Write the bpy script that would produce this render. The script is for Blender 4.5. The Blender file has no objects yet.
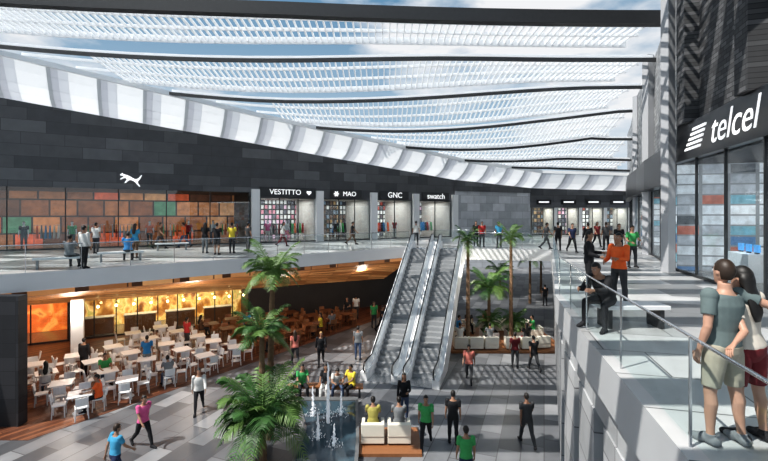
import bpy,bmesh,math,random
import numpy as np
from mathutils import Vector,Matrix
random.seed(7)
SC=bpy.context.scene; COL=SC.collection
F=430.;HY=215.;CZ=7.6;UF=5.4
R=math.radians
def PD(px,D,z=0.): return Vector(((px-384)*D/F,D,z))
# ------------------------------------------------------------------ materials
MC={}
def M(name,col,rough=.6,metal=0.,var=.15,scale=6.,emit=0.,bump=0.,stretch=None):
    if name in MC: return MC[name]
    m=bpy.data.materials.new(name); m.use_nodes=True; n=m.node_tree.nodes; l=m.node_tree.links
    b=n['Principled BSDF']; b.inputs['Roughness'].default_value=rough; b.inputs['Metallic'].default_value=metal
    tc=n.new('ShaderNodeTexCoord'); no=n.new('ShaderNodeTexNoise'); no.inputs['Scale'].default_value=scale; no.inputs['Detail'].default_value=3
    if stretch:
        mp=n.new('ShaderNodeMapping'); mp.inputs['Scale'].default_value=stretch
        l.new(tc.outputs['Object'],mp.inputs[0]); l.new(mp.outputs[0],no.inputs['Vector'])
    else: l.new(tc.outputs['Object'],no.inputs['Vector'])
    mx=n.new('ShaderNodeMix'); mx.data_type='RGBA'
    mx.inputs[6].default_value=[c*(1-var) for c in col]+[1]; mx.inputs[7].default_value=[min(1,c*(1+var)) for c in col]+[1]
    l.new(no.outputs['Fac'],mx.inputs[0]); l.new(mx.outputs[2],b.inputs['Base Color'])
    if emit: l.new(mx.outputs[2],b.inputs['Emission Color']); b.inputs['Emission Strength'].default_value=emit
    if bump:
        bp=n.new('ShaderNodeBump'); bp.inputs['Strength'].default_value=bump; l.new(no.outputs['Fac'],bp.inputs['Height']); l.new(bp.outputs[0],b.inputs['Normal'])
    MC[name]=m; return m
def TILE(name,cols,sx,sy,u=(1,0),vert=False,mortar=(.05,.05,.05),mw=.01,rough=.5,stagger=0.,emit=0.,noise=.25,nscale=1.5):
    m=bpy.data.materials.new(name); m.use_nodes=True; n=m.node_tree.nodes; l=m.node_tree.links
    b=n['Principled BSDF']; b.inputs['Roughness'].default_value=rough
    g=n.new('ShaderNodeNewGeometry')
    ul=math.hypot(*u); u=(u[0]/ul,u[1]/ul)
    def dot(v):
        d=n.new('ShaderNodeVectorMath'); d.operation='DOT_PRODUCT'; l.new(g.outputs['Position'],d.inputs[0]); d.inputs[1].default_value=v; return d.outputs['Value']
    def math_(op,a,b_=None):
        k=n.new('ShaderNodeMath'); k.operation=op
        for i,x in enumerate((a,b_)):
            if x is None: continue
            if isinstance(x,(int,float)): k.inputs[i].default_value=x
            else: l.new(x,k.inputs[i])
        return k.outputs[0]
    a=math_('DIVIDE',dot((u[0],u[1],0)),sx)
    c=math_('DIVIDE',dot((0,0,1) if vert else (-u[1],u[0],0)),sy)
    fc=math_('FLOOR',c)
    if stagger: a=math_('ADD',a,math_('MULTIPLY',fc,stagger))
    fa=math_('FLOOR',a)
    cb=n.new('ShaderNodeCombineXYZ'); l.new(fa,cb.inputs[0]); l.new(fc,cb.inputs[1])
    w=n.new('ShaderNodeTexWhiteNoise'); l.new(cb.outputs[0],w.inputs['Vector'])
    cr=n.new('ShaderNodeValToRGB'); cr.color_ramp.interpolation='CONSTANT'
    e=cr.color_ramp.elements
    for i,(p,cc) in enumerate(cols):
        if i<2: el=e[i]; el.position=p
        else: el=e.new(p)
        el.color=list(cc)+[1]
    l.new(w.outputs['Value'],cr.inputs[0])
    no=n.new('ShaderNodeTexNoise'); no.inputs['Scale'].default_value=nscale; no.inputs['Detail'].default_value=5; l.new(g.outputs['Position'],no.inputs['Vector'])
    nf=math_('ADD',math_('MULTIPLY',no.outputs['Fac'],noise*2),1-noise)
    vm=n.new('ShaderNodeVectorMath'); vm.operation='SCALE'; l.new(cr.outputs[0],vm.inputs[0]); l.new(nf,vm.inputs['Scale'])
    def edge(x,wd):
        fr=math_('FRACT',x); return math_('LESS_THAN',math_('MINIMUM',fr,math_('SUBTRACT',1.,fr)),wd)
    ed=math_('MAXIMUM',edge(a,mw/sx),edge(c,mw/sy))
    mx=n.new('ShaderNodeMix'); mx.data_type='RGBA'; l.new(ed,mx.inputs[0]); l.new(vm.outputs[0],mx.inputs[6]); mx.inputs[7].default_value=list(mortar)+[1]
    l.new(mx.outputs[2],b.inputs['Base Color'])
    if emit: l.new(mx.outputs[2],b.inputs['Emission Color']); b.inputs['Emission Strength'].default_value=emit
    return m
def SCENE(name,cols,scale,stretch=(1,1,1),emit=.5,dist=1.2,detail=4,rough=.5):
    m=bpy.data.materials.new(name); m.use_nodes=True; n=m.node_tree.nodes; l=m.node_tree.links
    b=n['Principled BSDF']; b.inputs['Roughness'].default_value=rough
    g=n.new('ShaderNodeNewGeometry'); mp=n.new('ShaderNodeMapping'); mp.inputs['Scale'].default_value=stretch; l.new(g.outputs['Position'],mp.inputs[0])
    no=n.new('ShaderNodeTexNoise'); no.inputs['Scale'].default_value=scale; no.inputs['Detail'].default_value=detail; no.inputs['Distortion'].default_value=dist; l.new(mp.outputs[0],no.inputs['Vector'])
    cr=n.new('ShaderNodeValToRGB'); e=cr.color_ramp.elements
    for i,(p,cc) in enumerate(cols):
        if i<2: el=e[i]; el.position=p
        else: el=e.new(p)
        el.color=list(cc)+[1]
    l.new(no.outputs['Fac'],cr.inputs[0]); l.new(cr.outputs[0],b.inputs['Base Color']); l.new(cr.outputs[0],b.inputs['Emission Color']); b.inputs['Emission Strength'].default_value=emit
    return m
def GLASS(name,tint=(.8,.9,.9),gl=.1,rough=.02,dif=0.):
    m=bpy.data.materials.new(name); m.use_nodes=True; n=m.node_tree.nodes; l=m.node_tree.links
    n.remove(n['Principled BSDF']); o=n['Material Output']
    t=n.new('ShaderNodeBsdfTransparent'); t.inputs[0].default_value=list(tint)+[1]
    g=n.new('ShaderNodeBsdfGlossy'); g.inputs['Roughness'].default_value=rough
    no=n.new('ShaderNodeTexNoise'); no.inputs['Scale'].default_value=2.
    mr=n.new('ShaderNodeMapRange'); mr.inputs[3].default_value=gl*.8; mr.inputs[4].default_value=gl*1.2; l.new(no.outputs['Fac'],mr.inputs[0])
    x=n.new('ShaderNodeMixShader'); l.new(mr.outputs[0],x.inputs[0]); l.new(t.outputs[0],x.inputs[1]); l.new(g.outputs[0],x.inputs[2])
    if dif:
        d=n.new('ShaderNodeBsdfDiffuse'); d.inputs[0].default_value=(.8,.82,.84,1); y=n.new('ShaderNodeMixShader'); y.inputs[0].default_value=dif
        l.new(x.outputs[0],y.inputs[1]); l.new(d.outputs[0],y.inputs[2]); x=y
    l.new(x.outputs[0],o.inputs[0])
    return m
def TRANSL(name,col,k=.6):
    m=bpy.data.materials.new(name); m.use_nodes=True; n=m.node_tree.nodes; l=m.node_tree.links
    b=n['Principled BSDF']; b.inputs['Base Color'].default_value=list(col)+[1]; o=n['Material Output']
    t=n.new('ShaderNodeBsdfTranslucent'); t.inputs[0].default_value=list(col)+[1]
    no=n.new('ShaderNodeTexNoise'); no.inputs['Scale'].default_value=3.
    mr=n.new('ShaderNodeMapRange'); mr.inputs[3].default_value=k-.1; mr.inputs[4].default_value=k+.1; l.new(no.outputs['Fac'],mr.inputs[0])
    x=n.new('ShaderNodeMixShader'); l.new(mr.outputs[0],x.inputs[0]); l.new(b.outputs[0],x.inputs[1]); l.new(t.outputs[0],x.inputs[2]); l.new(x.outputs[0],o.inputs[0])
    return m
# ------------------------------------------------------------------ mesh builder
class MB:
    def __init__(s): s.v=[];s.f=[];s.m=[]
    def add(s,vs,fs,mi=0):
        n=len(s.v); s.v+=[tuple(v) for v in vs]; s.f+=[[i+n for i in f] for f in fs]; s.m+=[mi]*len(fs); return s
    def hexa(s,b,t,mi=0):
        return s.add(list(b)+list(t),[[3,2,1,0],[4,5,6,7],[0,1,5,4],[1,2,6,5],[2,3,7,6],[3,0,4,7]],mi)
    def box(s,x0,x1,y0,y1,z0,z1,mi=0):
        c=[(x0,y0),(x1,y0),(x1,y1),(x0,y1)]
        return s.hexa([(x,y,z0) for x,y in c],[(x,y,z1) for x,y in c],mi)
    def rbox(s,c,sx,sy,z0,z1,rz=0,mi=0,taper=1.):
        ca,sa=math.cos(rz),math.sin(rz)
        def q(a,b,k): return (c[0]+(a*ca-b*sa)*k,c[1]+(a*sa+b*ca)*k)
        pts=[(-sx/2,-sy/2),(sx/2,-sy/2),(sx/2,sy/2),(-sx/2,sy/2)]
        return s.hexa([q(a,b,1)+(z0,) for a,b in pts],[q(a,b,taper)+(z1,) for a,b in pts],mi)
    def sweep(s,pts,w,h,mi=0,updown=0):
        pts=[Vector(p) for p in pts]; rings=[]
        for i,p in enumerate(pts):
            d=(pts[min(i+1,len(pts)-1)]-pts[max(i-1,0)]).normalized()
            sd=d.cross(Vector((0,0,1)))
            if sd.length<1e-4: sd=Vector((1,0,0))
            sd.normalize(); up=sd.cross(d).normalized()
            rings.append([p+sd*a*w/2+up*(b*h/2+updown) for a,b in ((-1,-1),(1,-1),(1,1),(-1,1))])
        vs=[v for r in rings for v in r]; fs=[]
        for i in range(len(pts)-1):
            for k in range(4): a=i*4+k;b=i*4+(k+1)%4; fs.append([a,b,b+4,a+4])
        fs.append([3,2,1,0]); e=len(vs)-4; fs.append([e,e+1,e+2,e+3])
        return s.add(vs,fs,mi)
    def tube(s,pts,r,n=8,mi=0):
        pts=[Vector(p) for p in pts]
        if not hasattr(r,'__len__'): r=[r]*len(pts)
        prev=None; vs=[];fs=[]
        for i,p in enumerate(pts):
            d=(pts[min(i+1,len(pts)-1)]-pts[max(i-1,0)]).normalized()
            if prev is None:
                a=Vector((1,0,0)) if abs(d.x)<.8 else Vector((0,1,0))
            else: a=prev
            a=(a-d*a.dot(d)).normalized(); prev=a; b=d.cross(a)
            for k in range(n):
                t=2*math.pi*k/n; vs.append(p+(a*math.cos(t)+b*math.sin(t))*r[i])
        for i in range(len(pts)-1):
            for k in range(n): k2=(k+1)%n; fs.append([i*n+k,i*n+k2,(i+1)*n+k2,(i+1)*n+k])
        fs.append(list(range(n))[::-1]); fs.append([len(vs)-n+k for k in range(n)])
        return s.add(vs,fs,mi)
    def prism(s,poly,z0,z1,mi=0):
        n=len(poly); vs=[(x,y,z0) for x,y in poly]+[(x,y,z1) for x,y in poly]
        fs=[list(range(n))[::-1],[n+i for i in range(n)]]+[[i,(i+1)%n,n+(i+1)%n,n+i] for i in range(n)]
        return s.add(vs,fs,mi)
    def plate(s,pts,y0,y1,mi=0):
        n=len(pts); return s.add([(a,y0,b) for a,b in pts]+[(a,y1,b) for a,b in pts],[list(range(n)),[n+i for i in range(n)][::-1]]+[[i,(i+1)%n,n+(i+1)%n,n+i] for i in range(n)],mi)
    def ell(s,c,rx,ry,rz,Mx=None,nu=12,nv=8,mi=0,cut=None):
        c=Vector(c); vs=[];fs=[]
        for j in range(nv+1):
            ph=math.pi*j/nv
            for i in range(nu):
                th=2*math.pi*i/nu; v=Vector((rx*math.sin(ph)*math.cos(th),ry*math.sin(ph)*math.sin(th),rz*math.cos(ph)))
                vs.append(v)
        for j in range(nv):
            for i in range(nu):
                i2=(i+1)%nu; f=[j*nu+i,(j+1)*nu+i,(j+1)*nu+i2,j*nu+i2]
                if cut and cut(sum((vs[k] for k in f),Vector())/4): continue
                fs.append(f)
        if Mx is not None: vs=[Mx@v for v in vs]
        return s.add([v+c for v in vs],fs,mi)
    def loft(s,secs,n=14,mi=0):
        vs=[];fs=[]
        for c,r,f,rx,ry in secs:
            for k in range(n):
                t=2*math.pi*k/n; vs.append(c+r*rx*math.cos(t)+f*ry*math.sin(t))
        for i in range(len(secs)-1):
            for k in range(n): k2=(k+1)%n; fs.append([i*n+k,i*n+k2,(i+1)*n+k2,(i+1)*n+k])
        fs.append(list(range(n))[::-1]); fs.append([len(vs)-n+k for k in range(n)])
        return s.add(vs,fs,mi)
    def mesh(s,name,mats,smooth=False,off=None,bevel=0):
        me=bpy.data.meshes.new(name)
        v=s.v if off is None else [(a-off[0],b-off[1],c-off[2]) for a,b,c in s.v]
        me.from_pydata(v,[],s.f); 
        if not isinstance(mats,(list,tuple)): mats=[mats]
        for m in mats: me.materials.append(m)
        me.polygons.foreach_set('material_index',s.m)
        bm=bmesh.new(); bm.from_mesh(me)
        bmesh.ops.remove_doubles(bm,verts=bm.verts,dist=1e-5)
        if bevel: bmesh.ops.bevel(bm,geom=[e for e in bm.edges],offset=bevel,segments=2,affect='EDGES',profile=.6)
        bmesh.ops.recalc_face_normals(bm,faces=bm.faces)
        bm.to_mesh(me); bm.free()
        if smooth: me.polygons.foreach_set('use_smooth',[True]*len(me.polygons))
        me.update(); return me
    def build(s,name,mats,parent=None,smooth=False,world=False,bevel=0):
        off=parent.location if (world and parent is not None) else None
        o=bpy.data.objects.new(name,s.mesh(name,mats,smooth,off,bevel)); COL.objects.link(o)
        if parent is not None: o.parent=parent
        return o
def tag(o,label=None,cat=None,group=None,kind=None):
    for k,v in (('label',label),('category',cat),('group',group),('kind',kind)):
        if v: o[k]=v
    return o
def thing(name,label,cat,loc=(0,0,0),rz=0.,group=None):
    o=bpy.data.objects.new(name,None); COL.objects.link(o); o.location=loc; o.rotation_euler=(0,0,rz); o.empty_display_size=.2
    return tag(o,label,cat,group)
def struct(mb,name,mats,label=None,smooth=False):
    return tag(mb.build(name,mats,smooth=smooth),label,None,None,'structure')
def dup(root,loc,rz=0.,label=None,group=None,scale=None):
    r=root.copy(); COL.objects.link(r); r.location=loc; r.rotation_euler=(0,0,rz)
    if label: r['label']=label
    if group: r['group']=group
    if scale: r.scale=(scale,)*3
    for ch in list(root.children):
        c=ch.copy(); COL.objects.link(c); c.parent=r
        for g in ch.children:
            d=g.copy(); COL.objects.link(d); d.parent=c
    return r
# ------------------------------------------------------------------ palette
WHITE=M('white_plaster',(.72,.73,.74),.6,var=.06,scale=.6)
COLG=M('column_grey',(.42,.43,.45),.6,var=.08,scale=.8)
OFFW=M('off_white_slab',(.72,.73,.74),.7,var=.08,scale=.8)
GREYS=M('grey_slab',(.46,.47,.48),.7,var=.12,scale=.8)
WSTEEL=M('white_steel',(.88,.89,.90),.4,var=.04)
DSTEEL=M('dark_steel',(.035,.037,.04),.45,var=.2)
GSTEEL=M('grey_steel',(.30,.31,.32),.45,.1,var=.1)
BLACK=M('black_panel',(.014,.014,.016),.3,var=.2)
BOARD=M('sign_board_grey',(.035,.036,.04),.5,var=.15)
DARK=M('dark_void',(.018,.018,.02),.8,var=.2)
CREAM=M('cream_leather',(.78,.74,.64),.5,var=.08)
WOODB=M('brown_wood',(.16,.065,.028),.5,var=.3,scale=8,stretch=(1,8,1))
WOODL=M('orange_wood',(.28,.12,.05),.5,var=.3,scale=8,stretch=(1,8,1))
CHAIRW=M('white_plastic',(.78,.79,.80),.4,var=.04)
STONE=M('pool_stone',(.14,.145,.15),.5,var=.3,scale=4)
CHROME=M('chrome',(.6,.62,.64),.2,.9,var=.05)
RUBBER=M('black_rubber',(.01,.01,.01),.4,var=.1)
SIGNW=M('sign_white',(.9,.9,.9),.5,var=.01,emit=.7)
TRUNK=M('palm_trunk',(.16,.10,.06),.9,var=.4,scale=12,bump=.4)
LEAF=M('palm_leaf',(.045,.12,.03),.5,var=.5,scale=3)
LEAF2=M('palm_leaf_light',(.11,.20,.05),.5,var=.5,scale=3)
GL=GLASS('frosted_glass',(.9,.93,.94),.06,dif=.6)
GLS=GLASS('shop_glass',(.88,.92,.94),.08)
GLR=GLASS('rail_glass',(.95,.98,.98),.03)
SLAT=TRANSL('white_slat',(.97,.98,.99),.55)
# ------------------------------------------------------------------ plan
B_=(-13.6,16.3);C_=(-6.9,22.);D_=(1.8,29.6)
UW=Vector((.869,.495)); NW=Vector((.495,-.869))
def WL(X): return (X,26+(X+23.2)*.5643)     # left storefront line
RW=[(6.2,-1.5),(9.85,11),(11.6,17.2),(14.5,23),(18.7,32),(24,42),(26.5,47)]
REDGE=[(10.5,27),(4.7,11.8),(3.76,8.24),(2.3,2.),(1.4,-1.5)]
def rwx(Y):
    for (x0,y0),(x1,y1) in zip(RW,RW[1:]):
        if Y<=y1: return x0+(x1-x0)*(Y-y0)/(y1-y0)
    return RW[-1][0]
FL=TILE('lower_floor_tiles',[(0,(.08,.084,.092)),(.2,(.13,.135,.145)),(.5,(.18,.185,.195)),(.82,(.25,.255,.265))],1.5,.7,(.35,.94),mortar=(.07,.07,.075),mw=.015,rough=.4,stagger=.37)
UFL=TILE('upper_floor_tiles',[(0,(.20,.205,.21)),(.3,(.40,.40,.40)),(.6,(.52,.52,.52))],2.,1.1,(.97,-.24),mortar=(.1,.1,.1),mw=.012,rough=.3,stagger=.3)
DECK=TILE('wood_deck_planks',[(0,(.10,.035,.018)),(.3,(.16,.06,.03)),(.7,(.22,.085,.04))],3.,.16,(.567,.824),mortar=(.03,.012,.008),mw=.008,rough=.45,stagger=.4)
SOF=TILE('wood_soffit_slats',[(0,(.30,.12,.04)),(.5,(.5,.22,.08)),(.8,(.6,.3,.12))],6.,.28,(.66,.75),mortar=(.05,.018,.006),mw=.03,rough=.5,stagger=.3,emit=.4)  # emission stands in for light on the wood slats
LWALL=TILE('dark_stone_wall',[(0,(.060,.063,.07)),(.4,(.085,.089,.097)),(.75,(.115,.12,.13))],2.2,.75,(.869,.495),True,mortar=(.04,.042,.046),mw=.012,rough=.6,stagger=.43)
BWALL=TILE('light_stone_wall',[(0,(.36,.38,.405)),(.5,(.44,.46,.49)),(.8,(.52,.54,.57))],1.6,.8,(.91,.41),True,mortar=(.24,.25,.26),mw=.015,stagger=.5)
RWALL=TILE('rough_concrete_blocks',[(0,(.06,.062,.066)),(.4,(.09,.093,.098)),(.75,(.13,.133,.14))],.35,.14,(.28,.96),True,mortar=(.03,.03,.034),mw=.012,rough=.8,stagger=.5)
RWALLL=TILE('pale_concrete_blocks',[(0,(.30,.31,.32)),(.5,(.38,.39,.40)),(.8,(.46,.47,.48))],.5,.2,(.4,.92),True,mortar=(.2,.2,.21),mw=.012,rough=.8,stagger=.5)
LOWW=TILE('grey_lower_cladding',[(0,(.36,.37,.38)),(.5,(.42,.43,.44)),(.8,(.48,.49,.50))],1.5,.9,(.35,.94),True,mortar=(.16,.16,.17),mw=.015,rough=.6)
# floors
struct(MB().box(-45,45,-6,80,-.3,0),'floor',FL,'grey patchwork tiled lower floor of the mall')
dk=[(-12,14.5),(-.65,31.),(1.,36.5),(-9,33.5),(-27,24.5),(-22,14.5)]
struct(MB().prism(dk,0,.012),'floor_deck',DECK,'red-brown timber floor of the food court')
LG=[(-30,2.),B_,C_,D_,(3.6,33),(4,39.5),(13.5,40),(13.5,54),(4.1,54),(-37,27)]
BR=[D_,(5.3,28.1),(10.5,27),(13,33),(3.6,33)]
RG=[(10.5,27),(4.7,11.8),(3.76,8.24),(2.3,2),(1.4,-1.5),(14,-1.5),(19,20),(32,54),(13.5,54),(13.5,40),(13,33)]
for nm,pl,lb,sd in (('floor_gallery',LG,'pale upper gallery slab along the left shops',OFFW),('floor_bridge',BR,'upper footbridge slab at the head of the escalators',OFFW),('floor_walkway',RG,'upper walkway slab on the right with striped tiles',GREYS)):
    mb=MB().prism(pl,4.7,5.4); mb.m[1]=1
    struct(mb,nm,[sd,UFL],lb)
mb=MB(); fr=[(-20,10.73),B_,C_,D_]; bk=[(-30,20.3),(-23.,23.8),(-9,30.9),(0,35.5)]
for i in range(3):
    mb.hexa([fr[i]+(4.5,),fr[i+1]+(4.5,),bk[i+1]+(2.35,),bk[i]+(2.35,)],[fr[i]+(4.69,),fr[i+1]+(4.69,),bk[i+1]+(2.55,),bk[i]+(2.55,)])
struct(mb,'ceiling_soffit',SOF,'sloping orange wood slat ceiling over the food court')
# ------------------------------------------------------------------ shop helper
WN=[0]
def lamp(kind,loc,power,col=(1,1,1),size=1.,sizey=None,rot=(0,0,0)):
    d=bpy.data.lights.new('lamp_'+kind,kind); d.energy=power; d.color=col
    if kind=='AREA':
        d.size=size
        if sizey: d.shape='RECTANGLE'; d.size_y=sizey
    elif kind!='SUN': d.shadow_soft_size=size
    o=bpy.data.objects.new('shop_or_fill_light' if kind!='SUN' else 'sun',d); COL.objects.link(o); o.location=loc; o.rotation_euler=rot; return o
def shop(P0,P1,zf,zt,depth,back,side,power,col=(1,.95,.88),mull=3,flmat=None,ceil=None):
    P0=Vector(P0);P1=Vector(P1);u=(P1-P0).normalized(); n=Vector((-u.y,u.x))  # inward
    L=(P1-P0).length; ang=math.atan2(u.y,u.x)
    Q=lambda a,b,z:(P0.x+u.x*a+n.x*b,P0.y+u.y*a+n.y*b,z)
    WN[0]+=1; k=WN[0]
    def bx(a0,a1,b0,b1,z0,z1,nm,mt,lb): struct(MB().hexa([Q(a0,b0,z0),Q(a1,b0,z0),Q(a1,b1,z0),Q(a0,b1,z0)],[Q(a0,b0,z1),Q(a1,b0,z1),Q(a1,b1,z1),Q(a0,b1,z1)]),nm,mt,lb)
    bx(0,L,depth,depth+.2,zf,zt,'wall_shop_back',back,'display wall at the back of a shop')
    for a in (0,L-.1): bx(a,a+.1,.1,depth,zf,zt,'wall_shop_side',side,'side wall of a shop')
    bx(0,L,.1,depth,zt,zt+.1,'ceiling_shop',ceil or side,'ceiling of a shop')
    bx(.1,L-.1,.1,depth,zf,zf+.02,'floor_shop',flmat or GSTEEL,'floor of a shop')
    g=MB().hexa([Q(0,0,zf),Q(L,0,zf),Q(L,.03,zf),Q(0,.03,zf)],[Q(0,0,zt),Q(L,0,zt),Q(L,.03,zt),Q(0,.03,zt)])
    w=struct(g,'window_%d'%k,GLS,'glass shopfront')
    fm=MB()
    for i in range(mull+1):
        a=i*L/mull; fm.hexa([Q(a-.03,-.03,zf),Q(a+.03,-.03,zf),Q(a+.03,.05,zf),Q(a-.03,.05,zf)],[Q(a-.03,-.03,zt),Q(a+.03,-.03,zt),Q(a+.03,.05,zt),Q(a-.03,.05,zt)])
    fm.hexa([Q(0,-.03,zf),Q(L,-.03,zf),Q(L,.05,zf),Q(0,.05,zf)],[Q(0,-.03,zf+.1),Q(L,-.03,zf+.1),Q(L,.05,zf+.1),Q(0,.05,zf+.1)])
    fm.build('window_frame',DSTEEL,w)
    c=Q(L/2,depth*.5,zt-.08)
    if power: lamp('AREA',c,power,col,L*.8,depth*.6,(0,0,ang))
    return Q,L,ang
def merch(name,cols,sx=.35,sy=.45,u=(.869,.495),emit=.25,mort=(.02,.02,.02),mw=.06):
    return TILE(name,cols,sx,sy,u,True,mortar=mort,mw=mw,emit=emit,noise=.5,nscale=5)  # emission stands in for shop lighting on the merchandise walls
mA=TILE('merchandise_sportswear',[(0,(.10,.04,.02)),(.2,(.30,.12,.045)),(.42,(.45,.19,.07)),(.62,(.20,.075,.03)),(.76,(.55,.28,.12)),(.88,(.07,.20,.12)),(.94,(.6,.12,.05))],1.7,1.25,UW[:],True,mortar=(.03,.015,.01),mw=.06,emit=.5,noise=.75,nscale=2.2,stagger=.4)  # emission paints the warm glow of the lit shop into this wall
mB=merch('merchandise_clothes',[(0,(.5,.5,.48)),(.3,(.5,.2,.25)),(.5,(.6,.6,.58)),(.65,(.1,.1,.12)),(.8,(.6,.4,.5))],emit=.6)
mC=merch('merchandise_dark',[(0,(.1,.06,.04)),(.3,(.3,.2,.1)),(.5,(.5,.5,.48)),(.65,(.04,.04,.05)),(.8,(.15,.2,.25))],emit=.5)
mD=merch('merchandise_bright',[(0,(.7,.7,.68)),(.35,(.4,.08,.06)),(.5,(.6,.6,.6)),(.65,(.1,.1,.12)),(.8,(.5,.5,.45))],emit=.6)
SHW=M('shop_white',(.5,.48,.45),.6,var=.06)
SHD=M('shop_dark',(.04,.036,.033),.6,var=.2)
GFLR=M('shop_floor',(.18,.17,.16),.25,var=.1)
def wlx(px):
    a=(px-384)/F
    return a*(26+23.2*.5643)/(1-a*.5643)
def wp(px): return WL(wlx(px))
FUA=WL(-33.)
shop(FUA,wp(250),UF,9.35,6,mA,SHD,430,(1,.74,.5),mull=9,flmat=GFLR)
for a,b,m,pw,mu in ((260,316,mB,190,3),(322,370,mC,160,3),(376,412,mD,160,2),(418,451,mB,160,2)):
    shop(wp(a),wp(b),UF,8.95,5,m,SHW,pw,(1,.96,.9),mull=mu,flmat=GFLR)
for i,px in enumerate((255,319,373,415,454)):
    p=Vector(wp(px))+NW*.05; mb=MB().rbox(p,.62,.5,UF,9.6,math.atan2(UW.y,UW.x))
    struct(mb,'wall_pilaster',WHITE,'white pilaster between shopfronts')
def topz(X): return 14.7-(X+23.2)*.1188
def wall_above(x0,x1,zb,name,mat,step=3.):
    mb=MB(); n=max(1,int((x1-x0)/step))
    for i in range(n):
        a=x0+(x1-x0)*i/n; b=x0+(x1-x0)*(i+1)/n; A=WL(a);Bq=WL(b)
        o=(-NW.x*.5,-NW.y*.5)
        mb.hexa([A+(zb,),Bq+(zb,),(Bq[0]+o[0],Bq[1]+o[1],zb),(A[0]+o[0],A[1]+o[1],zb)],[A+(topz(a),),Bq+(topz(b),),(Bq[0]+o[0],Bq[1]+o[1],topz(b)),(A[0]+o[0],A[1]+o[1],topz(a))])
    return struct(mb,name,mat,'tall dark stone-clad wall above the left shops')
wall_above(-40,wlx(250),9.35,'wall_left',LWALL)
wall_above(wlx(250),7.1,8.95,'wall_left_far',LWALL)
mb=MB(); mb.hexa([(7.1,43,UF),(16,47,UF),(16,47.6,UF),(7.1,43.6,UF)],[(7.1,43,10.),(16,47,10.),(16,47.6,10.),(7.1,43.6,10.)])
struct(mb,'wall_back',BWALL,'pale stone block wall beyond the footbridge')
mb=MB(); mb.hexa([(7.1,42.9,10.),(16,46.9,10.),(16,47.6,10.),(7.1,43.6,10.)],[(7.1,42.9,11.1),(16,46.9,10.6),(16,47.6,10.6),(7.1,43.6,11.1)])
mb.hexa([(16,46.9,8.4),(27.5,46.9,8.4),(27.5,47.6,8.4),(16,47.6,8.4)],[(16,46.9,10.6),(27.5,46.9,10.3),(27.5,47.6,10.3),(16,47.6,10.6)])
struct(mb,'wall_back_fascia',LWALL,'dark fascia over the far shops')
for i in range(4):
    a=16.2+i*2.7; shop((a,47.05),(a+2.4,47.05),UF,8.4,3,(mC,mB,mD,mC)[i],SHW,90,(1,.95,.85),mull=2,flmat=GFLR)
    struct(MB().box(a+2.4,a+2.7,46.85,47.4,UF,8.4),'wall_pier',WHITE,'pale pier between far shops')
# cornice
CW=[(-40,16.52),( -23.2,26.),(-10.1,33.39),(7.1,43.),(16,47.),(29,47.)]
CZl=[16.7,14.7,13.15,11.1,10.5,10.1]
NO=[NW,NW,NW,Vector((.45,-.89)),Vector((.2,-.98)),Vector((0,-1))]
CUP=[2.4,2.1,1.7,1.6,1.6,1.6]
CO=[(CW[i][0]+NO[i].x*2.3,CW[i][1]+NO[i].y*2.3,CZl[i]+CUP[i]) for i in range(6)]
CI=[(CW[i][0],CW[i][1],CZl[i]) for i in range(6)]
def lerp(a,b,t): return tuple(x+(y-x)*t for x,y in zip(a,b))
TR=TRANSL('translucent_white',(.97,.97,.97),.7)
TR2=TRANSL('translucent_grey',(.62,.64,.66),.6)
TR3=TRANSL('translucent_pale',(.84,.85,.87),.66)
TR4=TRANSL('translucent_mid',(.74,.75,.78),.62)
mb=MB(); pan=MB(); rim=MB()
for i in range(5):
    L=(Vector(CI[i+1])-Vector(CI[i])).length; n=max(1,round(L/2.6))
    for k in range(n):
        t0,t1=k/n,(k+1)/n
        a0,a1=lerp(CI[i],CI[i+1],t0),lerp(CI[i],CI[i+1],t1); b0,b1=lerp(CO[i],CO[i+1],t0),lerp(CO[i],CO[i+1],t1)
        def G(s,t): return Vector(lerp(lerp(a0,a1,s),lerp(b0,b1,s),t))+Vector((0,0,-.35*math.sin(math.pi*t)))
        up=Vector((0,0,.04))
        for s0,s1,B2,mi in ((0,.08,mb,0),(.08,.22,pan,2),(.22,.42,pan,1),(.42,1,pan,0)):  # soft shade beside each rib is graded into the panel colours
            for r0,r1 in ((0,.12),(.12,.3),(.3,.55),(.55,.8),(.8,1)):
                q=[G(s0,r0),G(s1,r0),G(s1,r1),G(s0,r1)]; B2.hexa(q,[v+up for v in q],mi)
        rim.sweep([b0,b1],.2,.3)
struct(mb,'ceiling_cornice',TR2,'grey ribs of the curved eave running along the wall top'); struct(pan,'ceiling_cornice_panels',[TR,TR3,TR4],'glowing white panels of the curved eave'); struct(rim,'trim_cornice_edge',WSTEEL,'white edge beam of the curved eave')
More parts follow.
